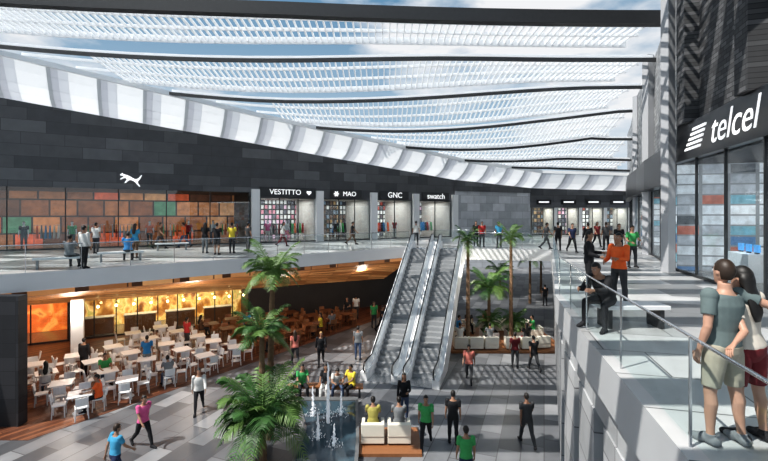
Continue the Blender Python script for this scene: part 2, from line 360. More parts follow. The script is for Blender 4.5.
# ------------------------------------------------------------------ roof
def roofZ(X,Y):
    best=(1e9,0)
    for a,b in zip(CO,CO[1:]):
        ax,ay=a[0],a[1];dx,dy=b[0]-ax,b[1]-ay
        t=max(0,min(1,((X-ax)*dx+(Y-ay)*dy)/(dx*dx+dy*dy)))
        d=math.hypot(X-ax-dx*t,Y-ay-dy*t)
        if d<best[0]: best=(d,a[2]+(b[2]-a[2])*t)
    s=min(1,best[0]/14); s=s*s*(3-2*s); return best[1]*(1-s)+(16+.0014*(12-X)**2)*s
def xl(Y):
    if Y<41: return -22.06+(Y-24)*1.754
    return 8+(Y-41)*2.2
YB=[13.5,18.4,23.3,28.4,33.4,37.4,40.6,43.]
for i,Y in enumerate(YB):
    x0,x1=max(-36,xl(Y)),rwx(Y)+.3
    pts=[(x0+(x1-x0)*k/16,Y,roofZ(x0+(x1-x0)*k/16,Y)) for k in range(17)]
    mb=MB(); mb.sweep(pts,.12 if i>1 else .4,.20 if i>1 else .55)
    struct(mb,'ceiling_beam',DSTEEL,'dark steel roof beam spanning the mall')
for i in range(len(YB)-1):
    Y0,Y1=YB[i],YB[i+1]; fr_=(.55,.68,.78,.86,.95,.95,.95)[i]
    Ye=Y0+(Y1-Y0)*fr_; mb=MB(); x0,x1=max(-36,xl(Y1)-2),rwx(Y0); n=int((x1-x0)/.34)
    for k in range(n):
        x=x0+(x1-x0)*k/n
        if x<xl(Y0)+.0: continue
        ym=(Y0+Ye)/2
        mb.sweep([(x,Y0+.2,roofZ(x,Y0)+.22),(x,ym,roofZ(x,ym)+.22),(x,Ye,roofZ(x,Ye)+.22)],.06,.14)
    for q in (.0,.33,.66,1.):
        y=Y0+.15+(Ye-Y0-.15)*q; xa=max(-36,xl(y)); pts=[(xa+(x1-xa)*k/12,y,roofZ(xa+(x1-xa)*k/12,y)+.24) for k in range(13)]
        mb.sweep(pts,.09,.15 if q!=1 else .34)
    struct(mb,'ceiling_louvre',SLAT,'white slatted sun louvre between roof beams')
for y in np.arange(-7,13,1.75):  # unseen planks added above the view to throw striped shadows on the walkway
    struct(MB().sweep([(-9,y,16.4),(3,y,16.2),(rwx(max(y,-1.5)),y,16.1)],.8,.12),'ceiling_shadow_blade',WSTEEL,'broad white blade added out of view to cast striped shadows')
# ------------------------------------------------------------------ right building
def strip(mb,pts,z0,z1,t,mi=0):
    for (x0,y0),(x1,y1) in zip(pts,pts[1:]):
        u=Vector((x1-x0,y1-y0)).normalized(); n=Vector((u.y,-u.x))*t
        mb.hexa([(x0,y0,z0),(x1,y1,z0),(x1+n.x,y1+n.y,z0),(x0+n.x,y0+n.y,z0)],[(x0,y0,z1),(x1,y1,z1),(x1+n.x,y1+n.y,z1),(x0+n.x,y0+n.y,z1)],mi)
    return mb
struct(strip(MB(),[(6.3,-1.5),(9.95,11),(11.7,17.2)],10.75,23,.6),'wall_right',RWALL,'dark rough block wall high on the right')
struct(strip(MB(),[(11.7,17.2),(14.6,23),(18.8,32),(24.1,42),(26.6,47)],9.6,16.4,.6),'wall_right_far',RWALLL,'pale block wall further along the right walkway')
struct(strip(MB(),[(6.0,-1.5),(9.65,11),(11.4,17.2)],9.6,10.9,.5),'wall_right_fascia',BLACK,'black sign fascia over the near right shop')
struct(strip(MB(),[(11.6,17.3),(13.9,23),(16.0,27.3),(18.1,32),(23.6,42)],8.9,10.5,.5),'wall_right_fascia_far',BLACK,'black curved sign fascia over the second right shop')
mR=TILE('merchandise_phones',[(0,(.6,.63,.66)),(.25,(.12,.22,.38)),(.36,(.70,.72,.74)),(.58,(.10,.11,.12)),(.68,(.42,.16,.12)),(.74,(.38,.4,.43)),(.9,(.2,.38,.45))],.45,.4,(.7,.7),True,mortar=(.25,.26,.27),mw=.03,emit=.5,noise=.5,nscale=4)  # emission adds shop light to the phone wall colours
mP=TILE('poster_print',[(0,(.7,.72,.74)),(.3,(.5,.53,.56)),(.5,(.12,.25,.42)),(.6,(.75,.75,.73)),(.8,(.5,.2,.14)),(.88,(.1,.11,.12))],.28,.33,(.82,.57),True,mortar=(.65,.67,.69),mw=.02,emit=.55,noise=.5,nscale=5)
for P0,P1,z,mu,pw in (((11.6,17.2),(6.9,.9),9.6,8,400),((18.6,32),(12.2,18.2),8.9,5,300),((24,42),(18.8,32.4),8.9,4,200)):
    shop(P0,P1,UF,z,6,mR,mR,pw,(1,.98,.95),mull=mu,flmat=GFLR,ceil=SHD)
for px,D,w,zt in ((668,16.6,.34,17),(648,24,.4,16.5),(637,31.5,.4,16.3)):
    p=PD(px,D); struct(MB().rbox(p,w,w,UF,zt,R(15)),'wall_column',COLG,'tall grey column standing in front of the right shops')
for D in (11.6,15.6):
    p=(rwx(D)-.1,D); struct(MB().rbox(p,.5,.7,10.9,20,R(-16)),'wall_fin',RWALL,'dark upper pier on the right wall')
ins=[(x+.22,y) for x,y in REDGE]
mb=strip(MB(),[(x,y) for x,y in ins][::-1],4.0,4.7,.3)
mb2=MB()
def lerp2(pts,s):
    for a,b in zip(pts,pts[1:]):
        L=math.hypot(b[0]-a[0],b[1]-a[1])
        if s<=L: return (a[0]+(b[0]-a[0])*s/L,a[1]+(b[1]-a[1])*s/L),math.atan2(b[1]-a[1],b[0]-a[0])
        s-=L
    return pts[-1],0
s=.7
while s<29:
    p,an=lerp2(ins,s); mb2.rbox((p[0]+.2,p[1]),1.5,.45,0,4.0,an); s+=2.1
struct(mb,'wall_lower_right',LOWW,'grey panel band under the right walkway'); struct(mb2,'wall_lower_piers',LOWW,'grey clad piers under the right walkway')
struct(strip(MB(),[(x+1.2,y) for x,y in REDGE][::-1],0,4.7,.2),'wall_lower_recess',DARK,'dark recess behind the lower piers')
struct(MB().rbox((-14.9,15.6),3.6,.4,0,4.69,R(0)),'wall_corner_pier',TILE('dark_pier_blocks',[(0,(.02,.02,.023)),(.5,(.032,.032,.036))],1.2,.5,(1,0),True,mortar=(.012,.012,.014)),'dark corner pier at the left edge')
MUR=SCENE('food_counter_glow',[(0,(.10,.03,.005)),(.38,(.30,.11,.02)),(.45,(.60,.30,.07)),(.50,(.85,.58,.22)),(.54,(.45,.36,.08)),(.58,(.80,.50,.16)),(.64,(.35,.13,.03)),(.72,(.12,.04,.01))],1.1,(1,1,.7),emit=.95,dist=.25,detail=3)  # warm glow blobs painted as noise colour with emission
REDM=SCENE('red_counter_wall',[(0,(.3,.03,.01)),(.5,(.8,.18,.03)),(.6,(.95,.45,.1)),(.7,(.4,.04,.02))],.9,emit=.9,dist=.5)  # emission paints a lit counter into the red wall
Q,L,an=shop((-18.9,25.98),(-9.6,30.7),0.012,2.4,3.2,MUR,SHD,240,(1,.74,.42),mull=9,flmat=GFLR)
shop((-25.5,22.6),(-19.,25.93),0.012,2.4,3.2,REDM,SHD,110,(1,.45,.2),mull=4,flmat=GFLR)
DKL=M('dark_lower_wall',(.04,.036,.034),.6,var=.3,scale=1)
mb=MB(); mb.hexa([(-9.6,30.7,0),(2.,37.5,0),(2.,38,0),(-9.6,31.2,0)],[(-9.6,30.7,4.7),(2.,37.5,4.7),(2.,38,4.7),(-9.6,31.2,4.7)])
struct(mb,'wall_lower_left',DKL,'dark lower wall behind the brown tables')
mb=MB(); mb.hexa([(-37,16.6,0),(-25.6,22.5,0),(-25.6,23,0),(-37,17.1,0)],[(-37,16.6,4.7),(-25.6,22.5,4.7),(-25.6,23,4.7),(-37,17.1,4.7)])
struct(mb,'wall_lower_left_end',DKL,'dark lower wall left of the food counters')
struct(MB().box(-40,45,62,62.5,0,14),'wall_far',BWALL,'far pale building wall')
struct(MB().rbox((-16.1,22.6),.55,.55,.012,3.2,R(30)),'wall_column',OFFW,'pale square column in the food court')
# ------------------------------------------------------------------ railings
def railing(label,pts,z,group,step=1.6,h=1.05,r=.022):
    t=thing('glass_railing',label,'railing',(pts[0][0],pts[0][1],z),0,group)
    for a,b in zip(pts,pts[1:]):
        A=Vector(a);Bv=Vector(b);L=(Bv-A).length;n=max(1,round(L/step));u=(Bv-A)/L
        for k in range(n):
            p=A+u*(L*k/n+.03);q=A+u*(L*(k+1)/n-.03)
            MB().sweep([(p.x,p.y,z+h/2+.03),(q.x,q.y,z+h/2+.03)],.015,h-.12).build('glass_panel',GLR,t,world=True)
            MB().rbox((A.x+u.x*L*k/n,A.y+u.y*L*k/n),.022,.022,z,z+h-.02,math.atan2(u.y,u.x)).build('post',CHROME,t,world=True)
    MB().rbox(pts[-1],.022,.022,z,z+h-.02).build('post',CHROME,t,world=True)
    MB().tube([(x,y,z+h) for x,y in pts],r,8).build('handrail',CHROME,t,smooth=True,world=True)
    return t
ein=lambda p,dx,dy:(p[0]+dx,p[1]+dy)
railing('glass railing along the left gallery edge above the food court',[ein(p,-.1,.12) for p in ((-24,7.26),B_,C_,D_)],UF,'upper level glass railings')
railing('glass railing on the footbridge right of the escalators',[(5.7,28.15),(10.4,27.12),],UF,'upper level glass railings')
railing('near glass railing beside the embracing couple',[ein(p,.12,0) for p in REDGE],UF,'upper level glass railings',step=2.4,r=.017)
railing('glass railing behind the footbridge around the rear void',[(3.8,33),(12.9,33)],UF,'upper level glass railings')
# ------------------------------------------------------------------ escalators
A0=Vector((.75,19.5));A1=Vector((3.6,28.85)); ed=(A1-A0); EL=ed.length; ea=math.atan2(ed.y,ed.x)-math.pi/2
def escalator(x,label):
    c=A0+Vector((math.cos(ea),math.sin(ea)))*x
    t=thing('escalator',label,'escalator',(c.x,c.y,0),ea,'twin escalators up to the footbridge')
    y1=.8; y2=EL-.9; sl=(UF)/(y2-y1)
    zz=lambda y: 0 if y<y1 else (UF if y>y2 else (y-y1)*sl)
    n=27
    for k in range(n):
        ya=y1+(y2-y1)*k/n; yb=y1+(y2-y1)*(k+1)/n; z=zz(yb)-.02
        mb=MB().box(-.56,.56,ya,yb+.02,z-.22,z)
        for q in range(5): mb.box(-.54+q*.22,-.45+q*.22,ya+.01,yb-.01,z,z+.012)
        mb.build('step',GSTEEL,t)
    MB().box(-.56,.56,-.3,y1,.0,.03).build('comb_plate',CHROME,t); MB().box(-.56,.56,y2,EL+.1,UF-.1,UF+.02).build('comb_plate',CHROME,t)
    for s in (-1,1):
        mb=MB(); xa,xb=(.58*s,.90*s) if s>0 else (.90*s,.58*s)
        P=[(-.3,0,.40),(y1-.1,0,.45),(y1+1.3,0,1.3*sl+.48),(y2,UF-1.,UF+.45),(EL-.05,UF-1.,UF+.45)]
        for (a,l0,h0),(b,l1,h1) in zip(P,P[1:]):
            mb.hexa([(xa,a,l0),(xb,a,l0),(xb,b,l1),(xa,b,l1)],[(xa,a,h0),(xb,a,h0),(xb,b,h1),(xa,b,h1)])
        mb.build('side_cladding',WSTEEL,t)
        g=MB()
        for (a,l0,h0),(b,l1,h1) in zip(P,P[1:]):
            x0=.66*s; g.hexa([(x0,a,h0),(x0+.02,a,h0),(x0+.02,b,h1),(x0,b,h1)],[(x0,a,h0+.45),(x0+.02,a,h0+.45),(x0+.02,b,h1+.45),(x0,b,h1+.45)])
        g.build('glass_balustrade',GL,t)
        pts=[(.67*s,-.32,.42),(.67*s,-.5,.6),(.67*s,-.42,.86)]+[(.67*s,a,h+.48) for a,l,h in P]+[(.67*s,EL+.12,UF+.75),(.67*s,EL+.1,UF+.5)]
        MB().tube(pts,.032,8).build('handrail',RUBBER,t,smooth=True)
    MB().hexa([(-.56,y1,0),(.56,y1,0),(.56,y2,UF-1.),(-.56,y2,UF-1.)],[(-.56,y1,.0),(.56,y1,.0),(.56,y2,UF-.5),(-.56,y2,UF-.5)]).build('truss',GSTEEL,t)
    return t
escalator(-.94,'left of the two white-sided escalators with black handrails')
escalator(.92,'right of the two white-sided escalators with black handrails')
# ------------------------------------------------------------------ signs
def text(s,size,loc,th,mat,name,parent=None,shear=0,ext=.02,bold=0.):
    cu=bpy.data.curves.new('t','FONT'); cu.body=s; cu.size=size; cu.extrude=ext; cu.align_x='CENTER'; cu.align_y='CENTER'; cu.shear=shear; cu.offset=bold
    o=bpy.data.objects.new('t',cu); COL.objects.link(o); bpy.context.view_layer.update()
    me=bpy.data.meshes.new_from_object(o.evaluated_get(bpy.context.evaluated_depsgraph_get())); bpy.data.objects.remove(o)
    me.materials.clear(); me.materials.append(mat); me.name=name
    ob=bpy.data.objects.new(name,me); COL.objects.link(ob); ob.rotation_euler=(math.pi/2,0,th); ob.location=loc
    if parent is not None: ob.parent=parent; 
    return ob
TH=math.atan2(UW.y,UW.x)
def wsign(px,z,txt,size,label,w,icon=None):
    x,y=wp(px); t=thing('shop_sign',label,'sign',(x+NW.x*.06,y+NW.y*.06,z),TH)
    MB().box(-w/2,w/2,-.1,0.02,-.38,.38).build('sign_board',BOARD,t)
    o=text(txt,size,(-.25 if icon=='heart' else (.25 if icon else 0),-.14,0),0,SIGNW,'lettering',t,bold=.0)
    if icon=='circle':
        mb=MB(); cx=-w*.34
        for k in range(6):
            a=k*math.pi/3; mb.plate([(cx+.03*math.cos(a-1.2),.03*math.sin(a-1.2)),(cx+.22*math.cos(a-.3),.22*math.sin(a-.3)),(cx+.24*math.cos(a),.24*math.sin(a)),(cx+.22*math.cos(a+.3),.22*math.sin(a+.3)),(cx+.03*math.cos(a+1.2),.03*math.sin(a+1.2))],-.16,-.12)
        mb.build('emblem',SIGNW,t)
    if icon=='heart':
        cx=w*.37; pts=[]
        for k in range(20):
            a=2*math.pi*k/20; pts.append((cx+.21*math.sin(a)**3,.013*(13*math.cos(a)-5*math.cos(2*a)-2*math.cos(3*a)-math.cos(4*a))))
        MB().plate(pts,-.16,-.12).build('emblem',SIGNW,t)
    return t
wsign(288,9.42,'VESTITTO',.58,'grey shop sign with eight white capitals and a heart mark',4.6,'heart')
wsign(346,9.4,'MAO',.56,'grey shop sign with a petal emblem and three white letters',2.9,'circle')
wsign(394.,9.4,'GNC',.7,'grey shop sign with three white capitals',3.)
wsign(435,9.4,'swatch',.76,'grey shop sign in white lower-case letters at the end of the row',3.2)
x,y=wp(131); t=thing('shop_sign','white leaping cat emblem on the dark wall over the largest left shop','sign',(x+NW.x*.06,y+NW.y*.06,10.0),TH)
cat=[(-.70,.34),(-.60,.40),(-.54,.47),(-.50,.40),(-.40,.36),(-.24,.32),(-.06,.24),(.10,.13),(.24,.06),(.38,.06),(.52,.16),(.66,.36),(.71,.34),(.60,.10),(.46,-.08),(.44,-.20),(.52,-.34),(.60,-.46),(.52,-.48),(.40,-.34),(.28,-.18),(.12,-.06),(-.04,-.02),(-.16,-.06),(-.30,-.22),(-.42,-.26),(-.36,-.14),(-.26,.02),(-.36,.12),(-.52,.06),(-.66,-.02),(-.68,.04),(-.56,.14),(-.44,.22),(-.54,.28),(-.66,.27)]
MB().plate([(a*.92,b*.95) for a,b in cat],-.12,0).build('emblem',SIGNW,t)
th=math.atan2(-.963,-.27)
def rp(D,off=.28): return Vector((6.77+.28*D-off,D))
p=rp(12.3,.36); t=thing('shop_sign','large white lettering with slanted stripes on the black right fascia','sign',(p.x,p.y,10.22),th)
text('telcel',1.22,(0.15,-.0,-.02),0,SIGNW,'lettering',t,shear=.3,bold=-.004,ext=.008)
mb=MB()
for k in range(5):
    zz=-.36+.155*k; xl_=-3.1+.16*k; xr_=-1.9+.10*k
    mb.plate([(xl_,zz),(xr_,zz),(xr_+.05,zz+.075),(xl_+.10,zz+.075)],-.02,.03)
mb.build('emblem',SIGNW,t)
for i,a in enumerate((17.4,20.1,22.8,25.5)):
    t=thing('shop_sign','small white sign %s of the four far shops'%('first from the left','second from the left','third from the left','rightmost')[i],'sign',(a,46.85,9.0))
    MB().box(-.8,.8,-.06,.03,-.25,.25).build('sign_board',BLACK,t); MB().box(-.55,.55,-.09,-.05,-.07,.09).build('lettering',SIGNW,t)
# ------------------------------------------------------------------ palms
def frond(az,a,b,Rr,seed,mat,nl=22):
    rg=random.Random(seed); mb=MB(); h=Vector((math.cos(az),math.sin(az),0)); sd=Vector((-h.y,h.x,0))
    P=lambda s: h*(Rr*s*(1-.12*s))+Vector((0,0,Rr*(a*s-b*s*s)))
    mb.tube([P(k/8) for k in range(9)],[.022*(1-k/9.5)*max(.6,Rr/1.5) for k in range(9)],5)
    for k in range(nl):
        s=.10+.9*k/nl; p=P(s); d=(P(min(1,s+.02))-P(s-.02)).normalized()
        Ln=Rr*.36*math.sin(math.pi*(.14+.78*s))
        for sg in (-1,1):
            q=(sd*sg*.82+d*.62+Vector((0,0,.18-.30*rg.random()))).normalized()
            mid=p+q*Ln*.5; end=p+q*Ln*(.95+.1*rg.random())-Vector((0,0,Ln*.30)); w=d*Rr*.014
            mb.add([p-w,p+w,mid+w*1.2,end,mid-w*1.2],[[0,1,2,3,4]])
    return mb
def palm(loc,H,Rr,nf,label,seed=1,group=None,lean=(0,0),mat=LEAF,tr=.1):
    t=thing('palm_tree',label,'palm tree',loc,0,group); rg=random.Random(seed)
    n=max(6,int(H/.12)); pts=[];rr=[]
    for k in range(n+1):
        u=k/n; pts.append((lean[0]*u*u,lean[1]*u*u,H*u)); rr.append(tr*(1.25-.45*u)*(1.12 if k%2 else .94))
    MB().tube(pts,rr,10).build('trunk',TRUNK,t)
    tp=Vector(pts[-1])
    for k in range(nf):
        az=k*2.399+rg.random()*.4; lv=k/nf
        a=1.8-1.75*lv+rg.random()*.2; b=.65+.5*rg.random()-.1*lv
        m=frond(az,a,b,Rr*(.85+.25*rg.random())*(1-.12*(a>1.2)),seed*100+k,mat)
        m.v=[(x+tp.x,y+tp.y,z+tp.z) for x,y,z in m.v]
        m.build('frond',LEAF2 if k%3==0 else mat,t)
    return t
palm(PD(270,14.6),5.6,1.15,26,'tallest palm of the poolside cluster with feathery crown at gallery height',3,lean=(.1,0),mat=LEAF2)
palm(PD(262,13.9),3.75,1.05,22,'mid-height palm of the poolside cluster',5)
palm(PD(263,13.),1.45,1.55,44,'lowest and bushiest palm of the poolside cluster',8)
palm(PD(468,24.6),6.1,1.0,16,'slender palm rising beside the escalator head',11)
palm(PD(511,25.6),6.2,1.05,16,'slender palm rising in front of the footbridge railing',12,mat=LEAF2)
palm(PD(489,26.3),3.1,1.5,22,'mid-height palm under the footbridge in the lounge planter',13)
palm(PD(530,37),3.9,1.5,16,'distant palm seen through the opening below the footbridge',15)
palm(PD(541,42),4.2,1.6,14,'most distant palm in the rear void',16,mat=LEAF2)
palm(PD(500,40),2.2,1.6,14,'low distant palm behind the lounge',17)
po=[(-2.75,11.2),(-.75,11.2),(-.8,14.),(-1.05,17.4),(-3.5,17.4),(-2.75,14.9)]
t=thing('fountain_pool','dark stone edged pool of water with fountain jets','pool',(-2,14.5,0))
def inset(poly,k):
    cx=sum(p[0] for p in poly)/len(poly);cy=sum(p[1] for p in poly)/len(poly)
    return [(cx+(x-cx)*k,cy+(y-cy)*k) for x,y in poly]
mb=MB(); pi_=inset(po,.9); n=len(po)
for i in range(n):
    j=(i+1)%n; mb.hexa([po[i]+(0,),po[j]+(0,),pi_[j]+(0,),pi_[i]+(0,)],[po[i]+(.25,),po[j]+(.25,),pi_[j]+(.25,),pi_[i]+(.25,)])
mb.build('stone_curb',STONE,t,world=True)
WATER=bpy.data.materials.new('pool_water'); WATER.use_nodes=True
wn=WATER.node_tree.nodes; wb=wn['Principled BSDF']; wb.inputs['Roughness'].default_value=.06; wb.inputs['Base Color'].default_value=(.05,.085,.11,1)
no=wn.new('ShaderNodeTexNoise'); no.inputs['Scale'].default_value=5; bp=wn.new('ShaderNodeBump'); bp.inputs['Strength'].default_value=.6
WATER.node_tree.links.new(no.outputs['Fac'],bp.inputs['Height']); WATER.node_tree.links.new(bp.outputs[0],wb.inputs['Normal'])
MB().prism(pi_,.02,.2).build('water',WATER,t,world=True)
FOAM=TRANSL('foam_water',(.97,.98,1.),.4); FOAM.node_tree.nodes['Principled BSDF'].inputs['Emission Color'].default_value=(.8,.9,1,1); FOAM.node_tree.nodes['Principled BSDF'].inputs['Emission Strength'].default_value=.15  # slight emission brightens the foam, which is no light source
for i,(px,D,h,lb) in enumerate(((328,15.3,2.15,'tallest fountain jet in the middle of the pool'),(313,15.8,1.1,'short fountain jet left of the tallest jet'),(318,14.2,.9,'short fountain jet nearest the palms'),(341,15.9,.9,'short fountain jet right of the tallest jet'),(334,13.8,.7,'short fountain jet nearest the bottom of the picture'))):
    p=PD(px,D,.2); rg=random.Random(i); mb=MB(); n=16
    mb.tube([((rg.random()-.5)*.04,(rg.random()-.5)*.04,h*k/n) for k in range(n+1)],[.055*(1-k/n)**.5*(1+.5*rg.random())*(.45+h*.18)+.009 for k in range(n+1)],8)
    o=mb.build('water_jet',FOAM); o.location=p; tag(o,lb,'water jet','fountain jets of the pool')
    o2=MB()
    for k in range(50):
        a=rg.random()*6.28;q=rg.random()*.30; o2.ell((q*math.cos(a),q*math.sin(a),.01+h*.5*rg.random()*(1-q*2.8)*(q<.34)),.010,.010,.025,nu=6,nv=4)
    o2.build('spray',FOAM,o)['kind']='stuff'
SOIL=M('soil',(.05,.03,.02),.9,var=.4)
# ------------------------------------------------------------------ furniture
def mkchair(name,label,mat,group):
    t=thing(name,label,'chair',(0,0,0),0,group)
    MB().box(-.21,.21,-.21,.21,.43,.47).build('seat',mat,t,bevel=.012)
    mb=MB(); 
    for k in range(4):
        a0=-.2+.1*k;a1=a0+.1; c=lambda a:.2+.05*(1-(a/.2)**2)
        mb.hexa([(a0,c(a0)-.015,.55),(a1,c(a1)-.015,.55),(a1,c(a1)+.015,.55),(a0,c(a0)+.015,.55)],[(a0,c(a0)+.035,.86),(a1,c(a1)+.035,.86),(a1,c(a1)+.065,.86),(a0,c(a0)+.065,.86)])
    for sx in (-.17,.17): mb.tube([(sx,.2,.45),(sx,.22,.6)],.014,6)
    mb.build('backrest',mat,t)
    for sx in (-1,1):
        for sy in (-1,1): MB().tube([(sx*.21,sy*.2,0),(sx*.18,sy*.18,.44)],.02,6).build('leg',mat,t)
    return t
def mktable(name,label,mat,lm,group,w=.8):
    t=thing(name,label,'table',(0,0,0),0,group)
    MB().box(-w/2,w/2,-w/2,w/2,.71,.75).build('tabletop',mat,t,bevel=.01)
    MB().tube([(0,0,.04),(0,0,.71)],.04,8).build('pedestal',lm,t); MB().tube([(0,0,0),(0,0,.03),(0,0,.05)],[.26,.25,.05],16).build('base',lm,t)
    return t
wc=mkchair('cafe_chair','white plastic cafe chair in the food court',CHAIRW,'white food court chairs'); wt=mktable('cafe_table','square white table in the food court',CHAIRW,CHAIRW,'white food court tables')
bc=mkchair('wooden_chair','brown wooden chair at the back of the food court',WOODL,'brown food court chairs'); bt=mktable('wooden_table','brown wooden table at the back of the food court',WOODB,WOODB,'brown food court tables',.9)
used={'w':0,'b':0,'wt':0,'bt':0}
rg=random.Random(4); seats=[]
def put(proto,key,loc,rz):
    if not used[key]: used[key]=1; proto.location=loc; proto.rotation_euler=(0,0,rz); return proto
    return dup(proto,loc,rz)
dirE=Vector((.567,.824));nE=Vector((-.824,.567));O=Vector((-12,14.5))
for s in (1.9,3.65,5.4,7.15,8.9,10.9,12.7,14.5,16.3,18.1):
    for tt in (.95,2.75,4.55,6.35,8.15):
        brown=s>9.5
        p=O+dirE*(s+rg.uniform(-.1,.1))+nE*(tt+rg.uniform(-.1,.1))
        dl=(p.x+23)*(-.4525)+(p.y-23.9)*.8917
        if dl>-1.2 or (p-Vector((-16.1,22.6))).length<1.0 or (p.x< -12.2 and p.y<17.2): continue
        if brown and p.y>33: continue
        rz=rg.uniform(-.2,.2)+.6
        put(bt if brown else wt,'bt' if brown else 'wt',(p.x,p.y,.012),rz)
        for k in range(4):
            a=rz+k*math.pi/2+rg.uniform(-.2,.2); d=.60+rg.uniform(-.03,.06)
            c=(p.x-math.sin(a)*d,p.y+math.cos(a)*d,.012)
            put(bc if brown else wc,'b' if brown else 'w',c,a)
            seats.append((c,a,brown))
def bench(loc,L,rz,label,top,leg,name='bench',h=.45,w=.45,group=None):
    t=thing(name,label,'bench',loc,rz,group)
    MB().box(-L/2,L/2,-w/2,w/2,h-.08,h).build('seat',top,t,bevel=.01)
    for sx in (-1,1): MB().box(sx*(L/2-.15)-.04,sx*(L/2-.15)+.04,-w/2+.03,w/2-.03,0,h-.08).build('leg',leg,t)
    return t
bench(PD(630,8.5,UF),1.3,R(0),'white-topped bench beside the near railing where a man in black sits',CHAIRW,DSTEEL,w=.5)
bench(PD(62,17.9,UF),1.9,R(35),'long white bench on the left gallery near the railing',CHAIRW,GSTEEL)
bench(PD(121,20.6,UF),1.9,R(35),'second long white bench on the left gallery',CHAIRW,GSTEEL)
bench(PD(172,27,UF),1.9,R(30),'farther white bench on the left gallery facing the large shop',CHAIRW,GSTEEL)
bench(PD(304,18.1),1.4,R(3),'wooden bench behind the pool with a person in green',WOODL,DSTEEL)
bench(PD(344,18.0),1.6,R(3),'wooden bench behind the pool with a person in yellow',WOODL,DSTEEL)
def armchair(loc,rz,label,group):
    t=thing('armchair',label,'armchair',loc,rz,group)
    MB().box(-.38,.38,-.36,.38,.06,.28).build('base',CREAM,t,bevel=.02)
    MB().box(-.26,.26,-.36,.22,.28,.43).build('seat_cushion',CREAM,t,bevel=.03)
    MB().box(-.38,.38,.22,.40,.28,.70).build('backrest',CREAM,t,bevel=.03)
    for s in (-1,1): MB().box(min(s*.27,s*.38),max(s*.27,s*.38),-.36,.22,.28,.58).build('armrest',CREAM,t,bevel=.02)
    for sx in (-1,1):
        for sy in (-1,1): MB().tube([(sx*.32,sy*.3,0),(sx*.32,sy*.3,.07)],.02,6).build('leg',DSTEEL,t)
    return t
o=struct(MB().box(-1.0,1.2,13.5,15.2,0,.1),'floor_platform',WOODL,'low wooden platform under two cream armchairs')
ac=armchair(PD(373,14.35,.1),math.pi,'left cream armchair on the poolside platform','cream armchairs by the pool')
dup(ac,PD(399,14.35,.1),math.pi,'right cream armchair on the poolside platform')
o=struct(MB().box(3.7,10.2,23.6,28.8,0,.12),'floor_lounge',WOODL,'wooden lounge platform under the footbridge')
lounge=[(4.3,24.2,180),(5.15,24.2,180),(6.0,24.2,180),(7.2,24.2,175),(8.05,24.2,180),(8.9,24.4,190),(4.4,26.2,90),(5.4,27.6,0),(9.2,26.2,-90),(9.1,27.6,-60),(7.6,27.9,0),(6.6,27.9,0)]
for x,y,a in lounge: dup(ac,(x,y,.12),R(a),'cream armchair on the wooden lounge platform below the footbridge','cream lounge armchairs')
lamp('POINT',(6.8,24.2,4.1),110,(1,.93,.82),.4); lamp('POINT',(5.5,27.5,4.0),60,(1,.93,.82),.4)  # unseen fill lamps added to brighten the lounge under the footbridge
for i,(x,y) in enumerate(((6.42,26.3),(8.0,26.4))):
    t=thing('planter_box','%s box planter in the lounge below the footbridge'%('left white','right white')[i],'planter',(x,y,.12)); MB().rbox((0,0),1.,1.,0,.4,0).build('planter_wall',WHITE,t); MB().rbox((0,0),.9,.9,.4,.43,0).build('soil',SOIL,t)
    t=palm((x,y,.5),.5,1.0,22,'low bushy palm growing in the %s lounge planter'%('left','right')[i],20+i)
for i in range(4):
    a=1.2+i*2.4; c=Q(a,1.1,0.035); t=thing('service_counter','lit food counter behind the glass, %s from the left'%('first','second','third','fourth')[i],'counter',c,an)
    MB().box(-.9,.9,-.3,.3,0,1.).build('body',WOODL,t); MB().box(-.95,.95,-.35,.35,1.,1.05).build('worktop',SHW,t)
LAMPY=M('lamp_yellow',(1,.75,.35),.5,var=.02,emit=12)
for i in range(11):
    p=Q(.5+i*.94,-.7,2.05); o=thing('pendant_lamp','small glowing pendant lamp over the food counters','lamp',p,0,'pendant lamps over the food counters')
    MB().ell((0,0,0),.07,.07,.08).build('bulb',LAMPY,o,smooth=True); MB().tube([(0,0,.07),(0,0,.55)],.008,5).build('cord',DSTEEL,o)
for p,e in (((-14,19.5,3.),140),((-10,22.5,3.2),140),((-6,26.,3.3),110),((-1.5,30,3.6),100),((-16,22,2.6),90)):
    lamp('POINT',p,e,(1,.9,.78),.35)  # unseen point lamps added to light the food court and its soffit
